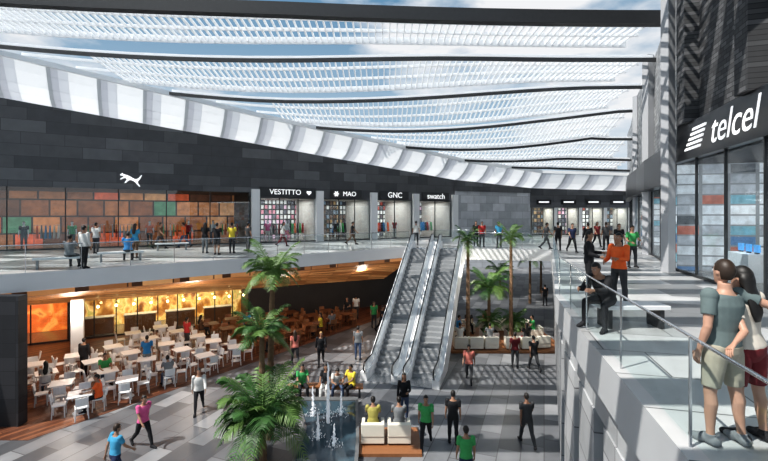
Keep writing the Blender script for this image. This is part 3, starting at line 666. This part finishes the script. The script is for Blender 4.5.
# ------------------------------------------------------------------ people
def joints(p):
    g=lambda k,d=0.: p.get(k,d)
    T=Matrix.Rotation(R(g('roll')),3,'Y')@Matrix.Rotation(R(g('lean')),3,'X'); J={'T':T}
    sc=.92 if g('fem') else 1.
    J['sw']=.185*sc
    low=[]
    for s,k in ((1,'L'),(-1,'R')):
        hf,kn,ab=R(g('hip'+k)),R(g('knee'+k)),R(g('abd'+k,3))
        h=Vector((s*.088,0,0)); d1=Vector((s*math.sin(ab),-math.sin(hf),-math.cos(hf))).normalized(); kj=h+d1*.43
        d2=Vector((s*math.sin(ab)*.3,-math.sin(hf-kn),-math.cos(hf-kn))).normalized(); a=kj+d2*.41
        fp=R(g('foot'+k)); fd=Vector((s*.18,-math.cos(fp),-math.sin(fp))).normalized(); dn=Vector((0,math.sin(fp),-math.cos(fp)))
        J.update({'hip'+k:h,'knee'+k:kj,'ank'+k:a,'heel'+k:a-fd*.055+dn*.05,'ball'+k:a+fd*.10+dn*.055,'toe'+k:a+fd*.17+dn*.062})
        low+=[J['heel'+k].z-.036,J['toe'+k].z-.024,J['ball'+k].z-.034]
        S=T@Vector((s*J['sw'],.0,.50)); sf,sb,el,inn=R(g('sh'+k)),R(g('sab'+k,8)),R(g('el'+k,12)),g('in'+k,.0)
        d1=Vector((s*math.sin(sb),-math.sin(sf)*math.cos(sb),-math.cos(sf)*math.cos(sb))).normalized(); E=S+d1*.29
        d2=Vector((s*(math.sin(sb)*.6-inn),-math.sin(sf+el),-math.cos(sf+el))).normalized(); Wr=E+d2*.25
        J.update({'sh'+k:S,'el'+k:E,'wr'+k:Wr})
    pz=(p['seat']+.10) if 'seat' in p else -min(low)
    for k in list(J):
        if isinstance(J[k],Vector): J[k]=J[k]+Vector((0,0,pz))
    J['pel']=Vector((0,0,pz))
    for k in ('elL','wrL','elR','wrR'):
        if 'x'+k in p: J[k]=Vector(p['x'+k])
    return J
def fingers(mb,W,d,s,curl,r=.0088):
    inn=Vector((-s,0,0)); n=(inn-d*inn.dot(d)); 
    if n.length<.3: n=Vector((0,0,-1))-d*(-d.z)
    n.normalize(); l=d.cross(n).normalized()
    if l.y>0: l=-l
    K=W+d*.085
    for i,(o,ln) in enumerate(((.030,.072),(.010,.080),(-.010,.075),(-.029,.058))):
        p=K+l*o-d*.012; pts=[p]; dd=d.copy(); 
        for j,f in enumerate((.42,.32,.26)):
            dd=(dd*math.cos(curl)+n*math.sin(curl)).normalized(); p=p+dd*(ln*f+.006); pts.append(p)
        mb.tube(pts,[r,r*.98,r*.88,r*.7],6)
    p=W+d*.03+l*.025; q=p+(l*.7+d*.6+n*.25).normalized()*.035; q2=q+(l*.25+d*.9+n*.3).normalized()*.03
    mb.tube([p,q,q2],[r*1.25,r*1.1,r*.8],6)
    return n,l
BASE={}
def base(key,p,vox=.0125):
    if key in BASE: return BASE[key]
    J=joints(p); fem=p.get('fem',0); T=J['T']; pel=J['pel']; X=T@Vector((1,0,0)); Yv=T@Vector((0,1,0))
    TP=lambda x,y,z: pel+T@Vector((x,y,z))
    mb=MB()
    if fem: secs=[(-.11,.09,.08,0),(-.04,.155,.115,.005),(.04,.165,.12,.005),(.16,.118,.09,0),(.28,.135,.105,-.01),(.37,.15,.115,-.012),(.45,.15,.09,0),(.50,.11,.07,.005),(.53,.055,.055,.005),(.62,.045,.05,-.002)]
    else: secs=[(-.11,.09,.08,0),(-.04,.15,.11,.003),(.05,.155,.112,.003),(.17,.142,.102,0),(.30,.168,.12,-.004),(.41,.185,.118,0),(.48,.165,.09,.005),(.525,.085,.07,.008),(.56,.06,.06,.005),(.62,.055,.058,0)]
    mb.loft([(TP(0,y,z),X,Yv,a,b) for z,a,b,y in secs],18)
    am=.86 if fem else 1.
    for s,k in ((1,'L'),(-1,'R')):
        H,K,A=J['hip'+k],J['knee'+k],J['ank'+k]
        th=[H.lerp(K,t) for t in (-.02,.15,.4,.7,1.,)]; mb.tube(th,[.075,.087,.08,.066,.055],12)
        mb.ell(H,.085,.09,.085); mb.ell(K,.055,.057,.055)
        sh=[K.lerp(A,t) for t in (0,.25,.5,.8,1.04)]
        bk=Vector((0,.012,0)); sh[1]=sh[1]+bk; mb.tube(sh,[.053,.057,.05,.038,.036],12)
        mb.tube([J['heel'+k]-(J['toe'+k]-J['heel'+k])*.12,J['heel'+k],A.lerp(J['ball'+k],.5),J['ball'+k],J['toe'+k],J['toe'+k]+(J['toe'+k]-J['ball'+k]).normalized()*.02],[.018,.036,.04,.038,.026,.012],12)
        S,E,Wr=J['sh'+k],J['el'+k],J['wr'+k]
        mb.ell(S,.06*am,.06*am,.062*am); mb.tube([S,S.lerp(E,.3),S.lerp(E,.7),E],[.054*am,.052*am,.043*am,.038*am],12); mb.ell(E,.04*am,.04*am,.04*am)
        mb.tube([E,E.lerp(Wr,.25),E.lerp(Wr,.7),Wr],[.038*am,.041*am,.031*am,.024*am],12)
        d=(Wr-E).normalized(); inn=Vector((-s,0,0)); n=inn-d*inn.dot(d)
        if n.length<.3: n=Vector((0,0,-1))-d*(-d.z)
        n.normalize(); l=d.cross(n).normalized()
        mb.loft([(Wr-d*.01,l,n,.024,.020),(Wr+d*.025,l,n,.034,.017),(Wr+d*.06,l,n,.040,.015),(Wr+d*.088,l,n,.038,.012)],10)
    HR=T@Matrix.Rotation(R(p.get('yaw',0)),3,'Z')@Matrix.Rotation(R(p.get('nod',0)),3,'X')
    Hc=TP(0,-.012,.725); HP=lambda x,y,z: Hc+HR@Vector((x,y,z)); hx=HR@Vector((1,0,0)); hy=HR@Vector((0,1,0))
    mb.loft([(HP(0,y,z),hx,hy,a,b) for z,a,b,y in ((-.118,.024,.026,-.055),(-.10,.043,.048,-.038),(-.06,.060,.074,-.016),(-.015,.070,.088,-.002),(.03,.074,.094,.004),(.07,.066,.084,.007),(.095,.048,.062,.008),(.113,.02,.026,.008))],16)
    mb.tube([HP(0,-.088,.012),HP(0,-.108,-.018),HP(0,-.09,-.03)],[.008,.014,.010],8)
    for s in (-1,1): mb.ell(HP(s*.074,.008,-.008),.010,.018,.028,HR,8,6)
    tmp=bpy.data.objects.new('tmp',mb.mesh('tmp',[WHITE])); COL.objects.link(tmp)
    m=tmp.modifiers.new('r','REMESH'); m.mode='VOXEL'; m.voxel_size=vox
    m=tmp.modifiers.new('s','SMOOTH'); m.factor=.5; m.iterations=4
    bpy.context.view_layer.update()
    me=bpy.data.meshes.new_from_object(tmp.evaluated_get(bpy.context.evaluated_depsgraph_get())); bpy.data.objects.remove(tmp)
    nv=len(me.vertices); V=np.empty(nv*3); me.vertices.foreach_get('co',V); V=V.reshape(-1,3)
    N=np.empty(nv*3); me.vertices.foreach_get('normal',N); N=N.reshape(-1,3)
    Fc=[list(pl.vertices) for pl in me.polygons]
    Fa=np.array([f if len(f)==4 else (f+[f[-1]])[:4] for f in Fc])
    bpy.data.meshes.remove(me)
    ext=MB()
    for s,k in ((1,'L'),(-1,'R')):
        fingers(ext,J['wr'+k],(J['wr'+k]-J['el'+k]).normalized(),s,p.get('curl',.28))
    for s in (-1,1):
        ext.ell(HP(s*.030,-.084,.008),.014,.008,.008,HR,8,6,1); ext.ell(HP(s*.030,-.091,.008),.006,.004,.006,HR,6,4,2)
        ext.tube([HP(s*.014,-.094,.027),HP(s*.032,-.093,.031),HP(s*.048,-.083,.027)],.004,5,2)
    ext.tube([HP(-.022,-.083,-.062),HP(0,-.092,-.060),HP(.022,-.083,-.062)],[.003,.006,.003],6,3)
    Ce=V[Fa].mean(1)
    Ti=np.array(T.inverted()); loc=(Ce-np.array(pel))@Ti.T
    bones=[('torso',TP(0,0,.0),TP(0,0,.42),.15)]
    bones.append(('head',TP(0,0,.56),HP(0,0,.02),.085))
    for k in 'LR':
        bones+=[('thigh'+k,J['hip'+k],J['knee'+k],.075),('shank'+k,J['knee'+k],J['ank'+k],.05),('foot'+k,J['heel'+k],J['toe'+k],.045),
                ('uarm'+k,J['sh'+k],J['el'+k],.05),('farm'+k,J['el'+k],J['wr'+k],.036),('hand'+k,J['wr'+k],J['wr'+k]+(J['wr'+k]-J['el'+k]).normalized()*.09,.032)]
    best=np.full(len(Ce),1e9); bi=np.zeros(len(Ce),int); bt_=np.zeros(len(Ce))
    for i,(nm,a,b,r) in enumerate(bones):
        a=np.array(a);b=np.array(b);d=b-a; t=((Ce-a)@d)/(d@d); tc=np.clip(t,0,1); ds=np.linalg.norm(Ce-a-tc[:,None]*d,axis=1)/r
        mk=ds<best; best[mk]=ds[mk]; bi[mk]=i; bt_[mk]=t[mk]
    nm=np.array([b[0] for b in bones])[bi]
    BASE[key]=dict(V=V,N=N,Fa=Fa,Fc=Fc,nm=nm,t=bt_,loc=loc,ext=ext,HP=HP,HR=HR,TP=TP,T=T,fem=fem,Ce=Ce,J=J)
    return BASE[key]
def shell(bs,mask,off,name,fn=None):
    V,N,Fa=bs['V'],bs['N'],bs['Fa'][mask]
    if len(Fa)==0: return None
    us=np.unique(Fa); mp=np.full(len(V),-1); mp[us]=np.arange(len(us)); f=mp[Fa]
    vs=V[us]+N[us]*off
    ed={}
    for q in f.tolist():
        for a,b in ((q[0],q[1]),(q[1],q[2]),(q[2],q[3]),(q[3],q[0])):
            if a==b: continue
            kk=(min(a,b),max(a,b)); ed[kk]=None if kk in ed else (a,b)
    bd=[e for e in ed.values() if e]
    nb={}
    for a,b in bd: nb.setdefault(a,[]).append(b); nb.setdefault(b,[]).append(a)
    for it in range(3):
        new={}
        for a,l in nb.items(): new[a]=vs[a]*.4+vs[l].mean(0)*.6
        for a,c in new.items(): vs[a]=c
    base_=V[us]-N[us]*.004
    rim={}; ev=[]; fl=[[x for i,x in enumerate(q) if x not in q[:i]] for q in f.tolist()]
    for a in nb: rim[a]=len(us)+len(ev); ev.append(base_[a]*.7+ (vs[a]-N[us][a]*off)*.3)
    for a,b in bd: fl.append([b,a,rim[a],rim[b]])
    vv=np.vstack([vs,np.array(ev)]) if ev else vs
    me=bpy.data.meshes.new(name); me.from_pydata(vv.tolist(),[],fl); me.polygons.foreach_set('use_smooth',[True]*len(me.polygons)); me.update()
    me.materials.append(WHITE); return me
VAR={}
EYEW=M('eye_white',(.7,.68,.65),.3,var=.02); EYED=M('eye_dark',(.02,.015,.012),.4,var=.1); LIP=M('lips',(.35,.12,.1),.5,var=.1)
def variant(key,pose,top,bot,hair,vox):
    vk=(key,top,bot,hair)
    if vk in VAR: return VAR[vk]
    bs=base(key,pose,vox); nm,t,loc,Ce=bs['nm'],bs['t'],bs['loc'],bs['Ce']
    parts=[]
    if ('body',key) not in VAR:
        ext=bs['ext']; n0=len(bs['V']); me=bpy.data.meshes.new('body')
        me.from_pydata(bs['V'].tolist()+[tuple(v) for v in ext.v],[],bs['Fc']+[[i+n0 for i in f] for f in ext.f])
        for m in (WHITE,EYEW,EYED,LIP): me.materials.append(m)
        me.polygons.foreach_set('material_index',[0]*len(bs['Fc'])+ext.m); me.polygons.foreach_set('use_smooth',[True]*len(me.polygons)); me.update(); VAR[('body',key)]=me
    parts.append(('body',VAR[('body',key)],'skin'))
    st=lambda p: np.char.startswith(nm,p)
    z=loc[:,2]; core=(nm=='torso')|(st('thigh')&(np.abs(loc[:,1])<.125)&(z>-.05))
    neck=.505
    hem=-.02
    sh=(core&(z>hem)&(z<neck))|(st('uarm')&(t<(.62 if top=='short' else 2)))|((nm=='head')&(z<neck-.01))
    if top=='long': sh|=st('uarm')|(st('farm')&(t<.93))
    pa=((nm=='torso')&(z<.03))|(st('thigh')&(z<.06)&(t<(2. if bot!='shorts' else .86)))|(st('thigh')&(t>.3)&(t<(2. if bot!='shorts' else .86)))
    if bot=='long': pa|=st('shank')&(t<.97)
    parts.append(('shirt',shell(bs,sh,.017,'shirt'),'top'))
    parts.append(('trousers' if bot=='long' else 'shorts',shell(bs,pa,.012 if bot=='long' else .02,'trousers'),'bot'))
    for k in 'LR':
        parts.append(('shoe',shell(bs,(nm=='foot'+k)|((nm=='shank'+k)&(t>.96)),.009,'shoe'),'shoe'))
    HP,HR=bs['HP'],bs['HR']; hb=MB()
    hb.ell(HP(0,.010,.016),.083,.102,.112,HR,18,14,cut=lambda c:(c.y<-.045 and c.z<.045) or (c.y<.02 and c.z<-.0 ) or c.z<-.085)
    hb.ell(HP(0,.008,.010),.077,.094,.106,HR,18,14,cut=lambda c:(c.y<-.045 and c.z<.045) or (c.y<.02 and c.z<-.0) or c.z<-.085)
    if hair=='long':
        TP,T=bs['TP'],bs['T']; X=HR@Vector((1,0,0)); Yv=HR@Vector((0,1,0))
        hb.loft([(HP(0,.03,.06),X,Yv,.075,.075),(HP(0,.05,-.02),X,Yv,.086,.065),(HP(0,.065,-.10),X,Yv,.085,.05),(TP(0,.105,.50),X,Yv,.095,.04),(TP(0,.125,.38),X,Yv,.085,.03),(TP(0,.125,.30),X,Yv,.045,.015)],14)
    parts.append(('hair',hb.mesh('hair',[WHITE],True),'hair'))
    VAR[vk]=parts; return parts
def cloth(c):
    k='cloth_%.3f_%.3f_%.3f'%c
    return M(k,c,.85,var=.18,scale=14,bump=.15)
COLS=dict(white=(.62,.62,.6),black=(.015,.015,.018),char=(.05,.052,.056),grey=(.2,.21,.22),pink=(.70,.13,.32),salmon=(.6,.2,.16),red=(.4,.03,.03),maroon=(.16,.02,.025),green=(.06,.36,.11),lime=(.3,.55,.05),blue=(.03,.22,.5),sky=(.06,.32,.52),navy=(.02,.03,.08),yellow=(.7,.56,.06),orange=(.8,.14,.03),khaki=(.38,.35,.28),jeans=(.06,.09,.16),brown=(.13,.07,.04),olive=(.40,.36,.10),teal=(.13,.17,.17),cream=(.6,.55,.48))
SK=[M('skin_light',(.48,.28,.20),.5,var=.06),M('skin_tan',(.36,.20,.13),.5,var=.06),M('skin_brown',(.23,.12,.075),.5,var=.06)]
HAIRS=dict(black=M('hair_black',(.012,.010,.009),.5,var=.3,scale=60),brown=M('hair_brown',(.035,.02,.012),.5,var=.3,scale=60),blond=M('hair_blond',(.4,.25,.1),.5,var=.3,scale=60))
POSES={
 'stand':dict(hipL=4,kneeL=4,hipR=-3,kneeR=2,shL=4,shR=-2,elL=14,elR=18),
 'chat':dict(hipL=2,kneeL=6,abdL=7,abdR=5,shL=18,elL=75,inL=.45,shR=10,elR=62,inR=.35,sabL=12,sabR=12,nod=6),
 'walk':dict(hipL=26,kneeL=8,hipR=-20,kneeR=26,footR=30,shL=-24,elL=14,shR=24,elR=26,lean=4),
 'stride':dict(hipR=24,kneeR=6,hipL=-18,kneeL=30,footL=30,shR=-20,elR=16,shL=22,elL=30,lean=4,yaw=10),
 'fstand':dict(fem=1,hipL=3,kneeL=8,hipR=-2,abdL=2,abdR=2,shL=14,elL=80,inL=.4,shR=2,elR=14),
 'fwalk':dict(fem=1,hipL=22,kneeL=8,hipR=-18,kneeR=28,footR=30,shL=-18,elL=18,shR=22,elR=30,lean=3),
 'sit':dict(seat=.45,hipL=84,kneeL=80,hipR=80,kneeR=74,abdL=8,abdR=8,lean=6,shL=38,elL=44,inL=.2,shR=34,elR=48,inR=.2),
 'sitlean':dict(seat=.45,hipL=82,kneeL=78,hipR=86,kneeR=88,abdL=14,abdR=14,lean=30,shL=45,elL=50,inL=.4,shR=42,elR=55,inR=.4,nod=-12),
 'fsit':dict(fem=1,seat=.45,hipL=82,kneeL=82,hipR=86,kneeR=70,abdL=3,abdR=3,lean=2,shL=34,elL=50,inL=.3,shR=30,elR=52,inR=.3,yaw=20),
}
def person(pose,loc,rz,top,bot,label,hair='short',hc='black',skin=1,ts='short',bs_='long',shoe='black',scale=1.,key=None,vox=.0125,pdict=None,name='person',cat='person',group=None,**kw):
    parts=variant(key or pose,pdict or POSES[pose],ts,bs_,hair,vox)
    t=thing(name,label,cat,loc,R(rz),group); t.scale=(scale,)*3
    for nm,me,role in parts:
        if me is None: continue
        o=bpy.data.objects.new(nm,me); COL.objects.link(o); o.parent=t
        m={'skin':SK[skin] if name=='person' else CHAIRW,'top':cloth(COLS[top]),'bot':cloth(COLS[bot]),'shoe':cloth(COLS[shoe]),'hair':HAIRS[hc]}[role]
        o.material_slots[0].link='OBJECT'; o.material_slots[0].material=m
    return t
def LP(pose,px,D,rz,top,bot,label,z=0.,**k): return person(pose,PD(px,D,z),rz,top,bot,label,**k)
def UP(pose,px,D,rz,top,bot,label,**k): return person(pose,PD(px,D,UF),rz,top,bot,label,**k)
LP('walk',115,12.1,150,'sky','navy','person in sky blue shirt and dark shorts walking at the bottom left',bs_='shorts',hc='brown')
LP('walk',143,14.1,60,'pink','black','person in pink shirt and black trousers walking beside the deck edge')
LP('stride',199,16.6,20,'white','black','person in open white shirt and black trousers walking toward the camera',ts='long')
LP('stand',84,20.4,180,'black','black','person all in black standing among the white tables',z=.012,ts='long')
LP('stand',147,20.8,200,'blue','grey','person in blue shirt standing among the white tables',z=.012)
LP('stand',187,24.5,160,'red','char','person in dark red shirt standing near the food counters',z=.012)
LP('fwalk',295,21.9,200,'salmon','char','person in salmon top walking just right of the palms',hair='long',hc='brown')
LP('stride',321,21.8,10,'black','black','person in black with blond hair walking beyond the pool',ts='long',hc='blond')
LP('stand',358,22.6,180,'grey','jeans','person in grey shirt standing left of the escalator foot')
LP('fstand',404,15.9,0,'black','jeans','person in black top and jeans standing behind the cream armchairs',ts='long',hair='long')
LP('stride',426,14.1,-10,'green','black','person in green shirt and black trousers walking beside the armchairs')
LP('stand',453,14.3,170,'black','black','person in black tee and trousers walking right of the person in green')
LP('walk',527,14.2,180,'char','char','person in charcoal shirt walking near the pale right wall',skin=2)
LP('stand',466,11.9,180,'green','navy','person in green shirt cut off by the bottom of the picture')
LP('walk',469,19.6,-15,'salmon','char','person in salmon shirt walking right of the escalators')
LP('stand',515,21.4,170,'maroon','char','person in maroon shirt standing in front of the lounge platform')
LP('walk',534,21.,185,'black','char','person in black shirt walking near the foot of the right wall')
LP('stand',545,36.,180,'black','black','distant person in black under the footbridge by the right wall')
LP('stand',374,29,20,'green','char','person in green shirt far beyond the left escalator')
LP('walk',382,28,60,'black','black','person in black far beyond the left escalator')
LP('fstand',347,30.5,0,'black','brown','person in black top beside the brown tables',hair='long')
LP('stand',356,31.5,180,'white','char','person in white shirt deep in the dark passage')
LP('sit',302,18.0,20,'green','black','seated person in green shirt on the wooden bench behind the pool')
LP('fsit',326,17.95,-5,'black','white','seated person in black top right of the fountain bench gap',hair='long')
LP('sitlean',337,18.05,10,'white','jeans','seated person in white shirt leaning forward behind the tallest jet')
LP('sit',352,17.95,-40,'yellow','black','seated person in yellow shirt on the right wooden bench')
LP('sit',373,14.42,180,'olive','black','seated person in olive yellow shirt in the left poolside armchair',z=.1,scale=1.)
LP('sit',399,14.42,180,'grey','black','seated person in grey shirt in the right poolside armchair',z=.1,scale=1.)
for (pz_,x,y,a,c1,c2,lb,hr) in (('sit',4.3,24.3,180,'white','char','seated person in white shirt on the left of the lounge','short'),('fsit',8.05,24.3,180,'black','red','seated person in black top and red trousers in the lounge','long'),('sit',9.1,26.2,-90,'green','black','seated person in green shirt on the right of the lounge','short'),('sit',5.4,27.5,0,'char','black','seated person in charcoal shirt at the rear of the lounge','short'),('fsit',6.6,27.8,0,'salmon','white','seated person in salmon top at the rear of the lounge','long'),('sit',4.5,26.2,90,'blue','black','seated person in blue shirt beside the escalator side of the lounge','short'),('sit',6.0,24.3,180,'grey','black','seated person in grey shirt in the front row of the lounge','short')):
    person(pz_,(x,y,.12),a,c1,c2,lb,hair=hr)
wseats=[s_ for s_ in seats if not s_[2]]; bseats=[s_ for s_ in seats if s_[2]]
cl=['orange','white','black','green','red','grey','yellow','blue','brown','pink','black','white']
for i in (0,1,2,3,5):
    c,a,_=wseats[(i*7+3)%len(wseats)]
    person(('sit','fsit','sitlean')[i%3],c,math.degrees(a),cl[i],('black','jeans')[i%2],'diner in %s top seated at a white table'%cl[i],hair='long' if i%3==1 else 'short')
for i in range(5):
    c,a,_=bseats[(i*11+2)%len(bseats)]
    person(('sit','fsit')[i%2],c,math.degrees(a),cl[9-i],'char','diner in %s top seated at a brown wooden table'%cl[9-i],hair='long' if i%2 else 'short')
UP('stand',84,17.7,170,'white','black','person in white shirt and black trousers standing by the left gallery bench',ts='long')
UP('sit',69,17.95,190,'grey','char','person in grey top sitting on the first white gallery bench')
UP('stand',96,24.5,180,'white','char','person in white shirt standing near the large shop window')
UP('sit',128,20.6,210,'blue','char','person in blue shirt sitting on the second white gallery bench')
UP('fstand',135,21.8,180,'sky','brown','person in light blue top standing behind the second gallery bench',hair='long',hc='brown')
UP('fstand',205,24.8,190,'black','grey','person with long hair in black top standing on the gallery',hair='long')
UP('stand',217,23.8,180,'black','black','person all in black standing on the gallery nearest the railing',bs_='shorts')
UP('stand',232,24.9,180,'yellow','black','person in yellow shirt standing on the gallery')
UP('stand',248,26,150,'char','char','person in charcoal standing by the first white pilaster')
UP('walk',160,28,90,'brown','char','person in brown shirt walking past the large shop')
UP('fwalk',283,30,100,'white','maroon','person in white top walking past the second shop',hair='long')
UP('walk',352,32,100,'black','brown','person in black walking past the third shop')
UP('stand',416,31.5,180,'white','char','person in white shirt standing at the escalator head',)
UP('walk',184,29,-90,'orange','jeans','person in orange shirt walking past the large shop')
UP('stand',482,29.5,0,'red','black','person in red shirt on the footbridge beside the left palm crown')
UP('stand',499,28.8,180,'sky','char','person in light blue shirt on the footbridge')
UP('fstand',476,30.5,0,'black','black','person in black top on the footbridge at the palm crown',hair='long')
UP('walk',546,27.8,90,'char','char','person in charcoal on the footbridge at the right corner')
UP('stand',558,26.6,180,'black','black','person all in black at the footbridge corner')
UP('walk',572,25.5,0,'navy','black','person in navy walking on the walkway')
UP('stand',588,24,180,'black','char','tall person in black on the middle of the walkway',ts='long')
UP('fwalk',597,30,0,'maroon','black','person in maroon top far along the walkway',hair='long')
UP('stand',606,27,180,'char','black','person in charcoal standing far along the walkway',skin=2)
UP('stand',619,21.5,0,'black','black','person in black standing left of the person in green on the walkway')
UP('chat',632,18.,0,'green','char','person in green shirt standing on the walkway near the right shops')
UP('chat',589,11.8,60,'black','black','standing person in dark suit by the near railing',ts='long')
UP('chat',619,10.4,-60,'orange','char','standing person in orange shirt behind the seated man in black',ts='long')
UP('sitlean',607,8.45,-58,'black','black','seated person in black jacket leaning forward on the near bench',ts='long')
# couple
man=dict(hipL=3,kneeL=5,abdL=6,hipR=-2,kneeR=6,abdR=6,shL=-6,elL=22,inL=.05,sabL=12,roll=-2,yaw=-12,xelR=(-.38,.15,1.34),xwrR=(-.58,.13,1.22),curl=.35)
wom=dict(fem=1,hipL=2,kneeL=8,abdL=3,hipR=-3,kneeR=4,abdR=3,shR=14,elR=60,inR=.3,yaw=10,roll=5,xelL=(.29,.20,1.16),xwrL=(.46,.235,1.06),curl=.4)
person('man',(3.27,4.15,UF),195,'teal','khaki','man in grey-green tee and khaki shorts with his arm round the woman',key='man',pdict=man,vox=.008,bs_='shorts',shoe='grey',skin=0,hc='brown')
person('wom',(3.59,4.25,UF),192,'cream','maroon','woman with long black hair and dark red shorts held by the man',key='wom',pdict=wom,vox=.008,bs_='shorts',hair='long',shoe='black',skin=0,scale=.96)
def inshop(px,b,z=UF+.02):
    x,y=wp(px); return (x-NW.x*b,y-NW.y*b,z)
for i,(px,c1,c2) in enumerate(((20,'black','char'),(70,'green','black'),(150,'orange','black'),(190,'red','black'),(215,'white','navy'),(271,'pink','white'),(290,'white','pink'),(340,'black','brown'),(400,'red','white'))):
    person('stand',inshop(px,1.),30,c1,c2,'mannequin in %s top and %s trousers in a left shop window'%(c1,c2),name='mannequin',cat='mannequin',group='shop window mannequins')
rg=random.Random(9)
for i,px in enumerate((40,90,120,170,235,280,305,350,395,440)):
    p=inshop(px,2.4)
    t=thing('clothes_rack','steel rack of hanging garments inside a left gallery shop','clothes rack',p,TH,'clothes racks in the shops')
    MB().tube([(-.7,0,0),(-.7,0,1.5),(.7,0,1.5),(.7,0,0)],.02,6).build('frame',CHROME,t)
    for k in range(6):
        x=-.58+k*.23; c=rg.choice(['red','white','blue','orange','grey','green','black'])
        gm=MB().hexa([(x,-.22,.6),(x+.1,-.22,.6),(x+.1,.22,.6),(x,.22,.6)],[(x+.03,-.16,1.45),(x+.07,-.16,1.45),(x+.07,.16,1.45),(x+.03,.16,1.45)]).build('garment',cloth(COLS[c]),t)
        MB().tube([(x+.05,-.15,1.44),(x+.05,0,1.49),(x+.05,.15,1.44)],.008,5).build('hanger',CHROME,gm)
for i,D in enumerate((4.5,7,9.5,12,14.5)):
    p=(6.77+.28*D+1.5,D,UF+.02)
    t=thing('display_table','white display table with screens in the near right shop','display table',p,R(-16),'display tables in the near right shop')
    MB().box(-.4,.4,-.8,.8,.0,.9).build('body',WSTEEL,t)
    for k in range(3):
        sc_=MB().box(-.03,.03,-.6+k*.5,-.3+k*.5,.95,1.2).build('screen',M('screen_blue',(.1,.35,.7),.3,var=.3,emit=.8),t)
        MB().box(-.05,.05,-.5+k*.5,-.4+k*.5,.9,.95).build('stand',DSTEEL,sc_)
for i,(D,b) in enumerate(((10.6,2.9),(11.8,3.6),(13.1,2.9),(13.9,4.0),(14.9,3.0))):
    t=thing('poster_stand','tall backlit poster stand in the near right shop','poster stand',(6.77+.28*D+b,D,UF+.02),R(35),'backlit posters in the near right shop')
    MB().box(-.55,.55,-.04,.04,.5,2.8).build('poster',mP,t)
    for sx in (-.4,.4): MB().tube([(sx,0,0),(sx,0,.52)],.03,6).build('leg',DSTEEL,t)
# ------------------------------------------------------------------ world, sun, camera
w=bpy.data.worlds.new('sky'); SC.world=w; w.use_nodes=True; n=w.node_tree.nodes; l=w.node_tree.links
bg=n['Background']; tc=n.new('ShaderNodeTexCoord'); mp=n.new('ShaderNodeMapping'); mp.inputs['Scale'].default_value=(1.2,1.2,3.2); mp.inputs['Location'].default_value=(.35,.1,.2)
no=n.new('ShaderNodeTexNoise'); no.inputs['Scale'].default_value=2.1; no.inputs['Detail'].default_value=9; no.inputs['Roughness'].default_value=.55
cr=n.new('ShaderNodeValToRGB'); cr.color_ramp.elements[0].position=.47; cr.color_ramp.elements[1].position=.60
l.new(tc.outputs['Generated'],mp.inputs[0]); l.new(mp.outputs[0],no.inputs['Vector']); l.new(no.outputs['Fac'],cr.inputs[0])
sp=n.new('ShaderNodeSeparateXYZ'); l.new(tc.outputs['Generated'],sp.inputs[0])
c2=n.new('ShaderNodeValToRGB'); e=c2.color_ramp.elements; e[0].position=0; e[0].color=(.65,.79,.90,1); e[1].position=.5; e[1].color=(.12,.30,.50,1); l.new(sp.outputs[2],c2.inputs[0])
mx=n.new('ShaderNodeMix'); mx.data_type='RGBA'; l.new(cr.outputs[0],mx.inputs[0]); l.new(c2.outputs[0],mx.inputs[6]); mx.inputs[7].default_value=(.97,.98,1,1)
l.new(mx.outputs[2],bg.inputs[0]); bg.inputs[1].default_value=.78
s=lamp('SUN',(0,0,30),5.,(1,.96,.9)); s.data.angle=R(.4)
s.rotation_euler=Vector((.55,.30,-.9)).to_track_quat('-Z','Y').to_euler()
cd=bpy.data.cameras.new('camera'); cam=bpy.data.objects.new('camera',cd); COL.objects.link(cam); cam.location=(0,0,CZ); cam.rotation_euler=(math.pi/2,0,0)
cd.sensor_width=36; cd.lens=F*36/768; cd.shift_y=-(230.5-HY)/768; cd.clip_end=300
SC.camera=cam
SC.view_settings.view_transform='Standard'
try: SC.view_settings.look='Medium High Contrast'
except Exception: pass
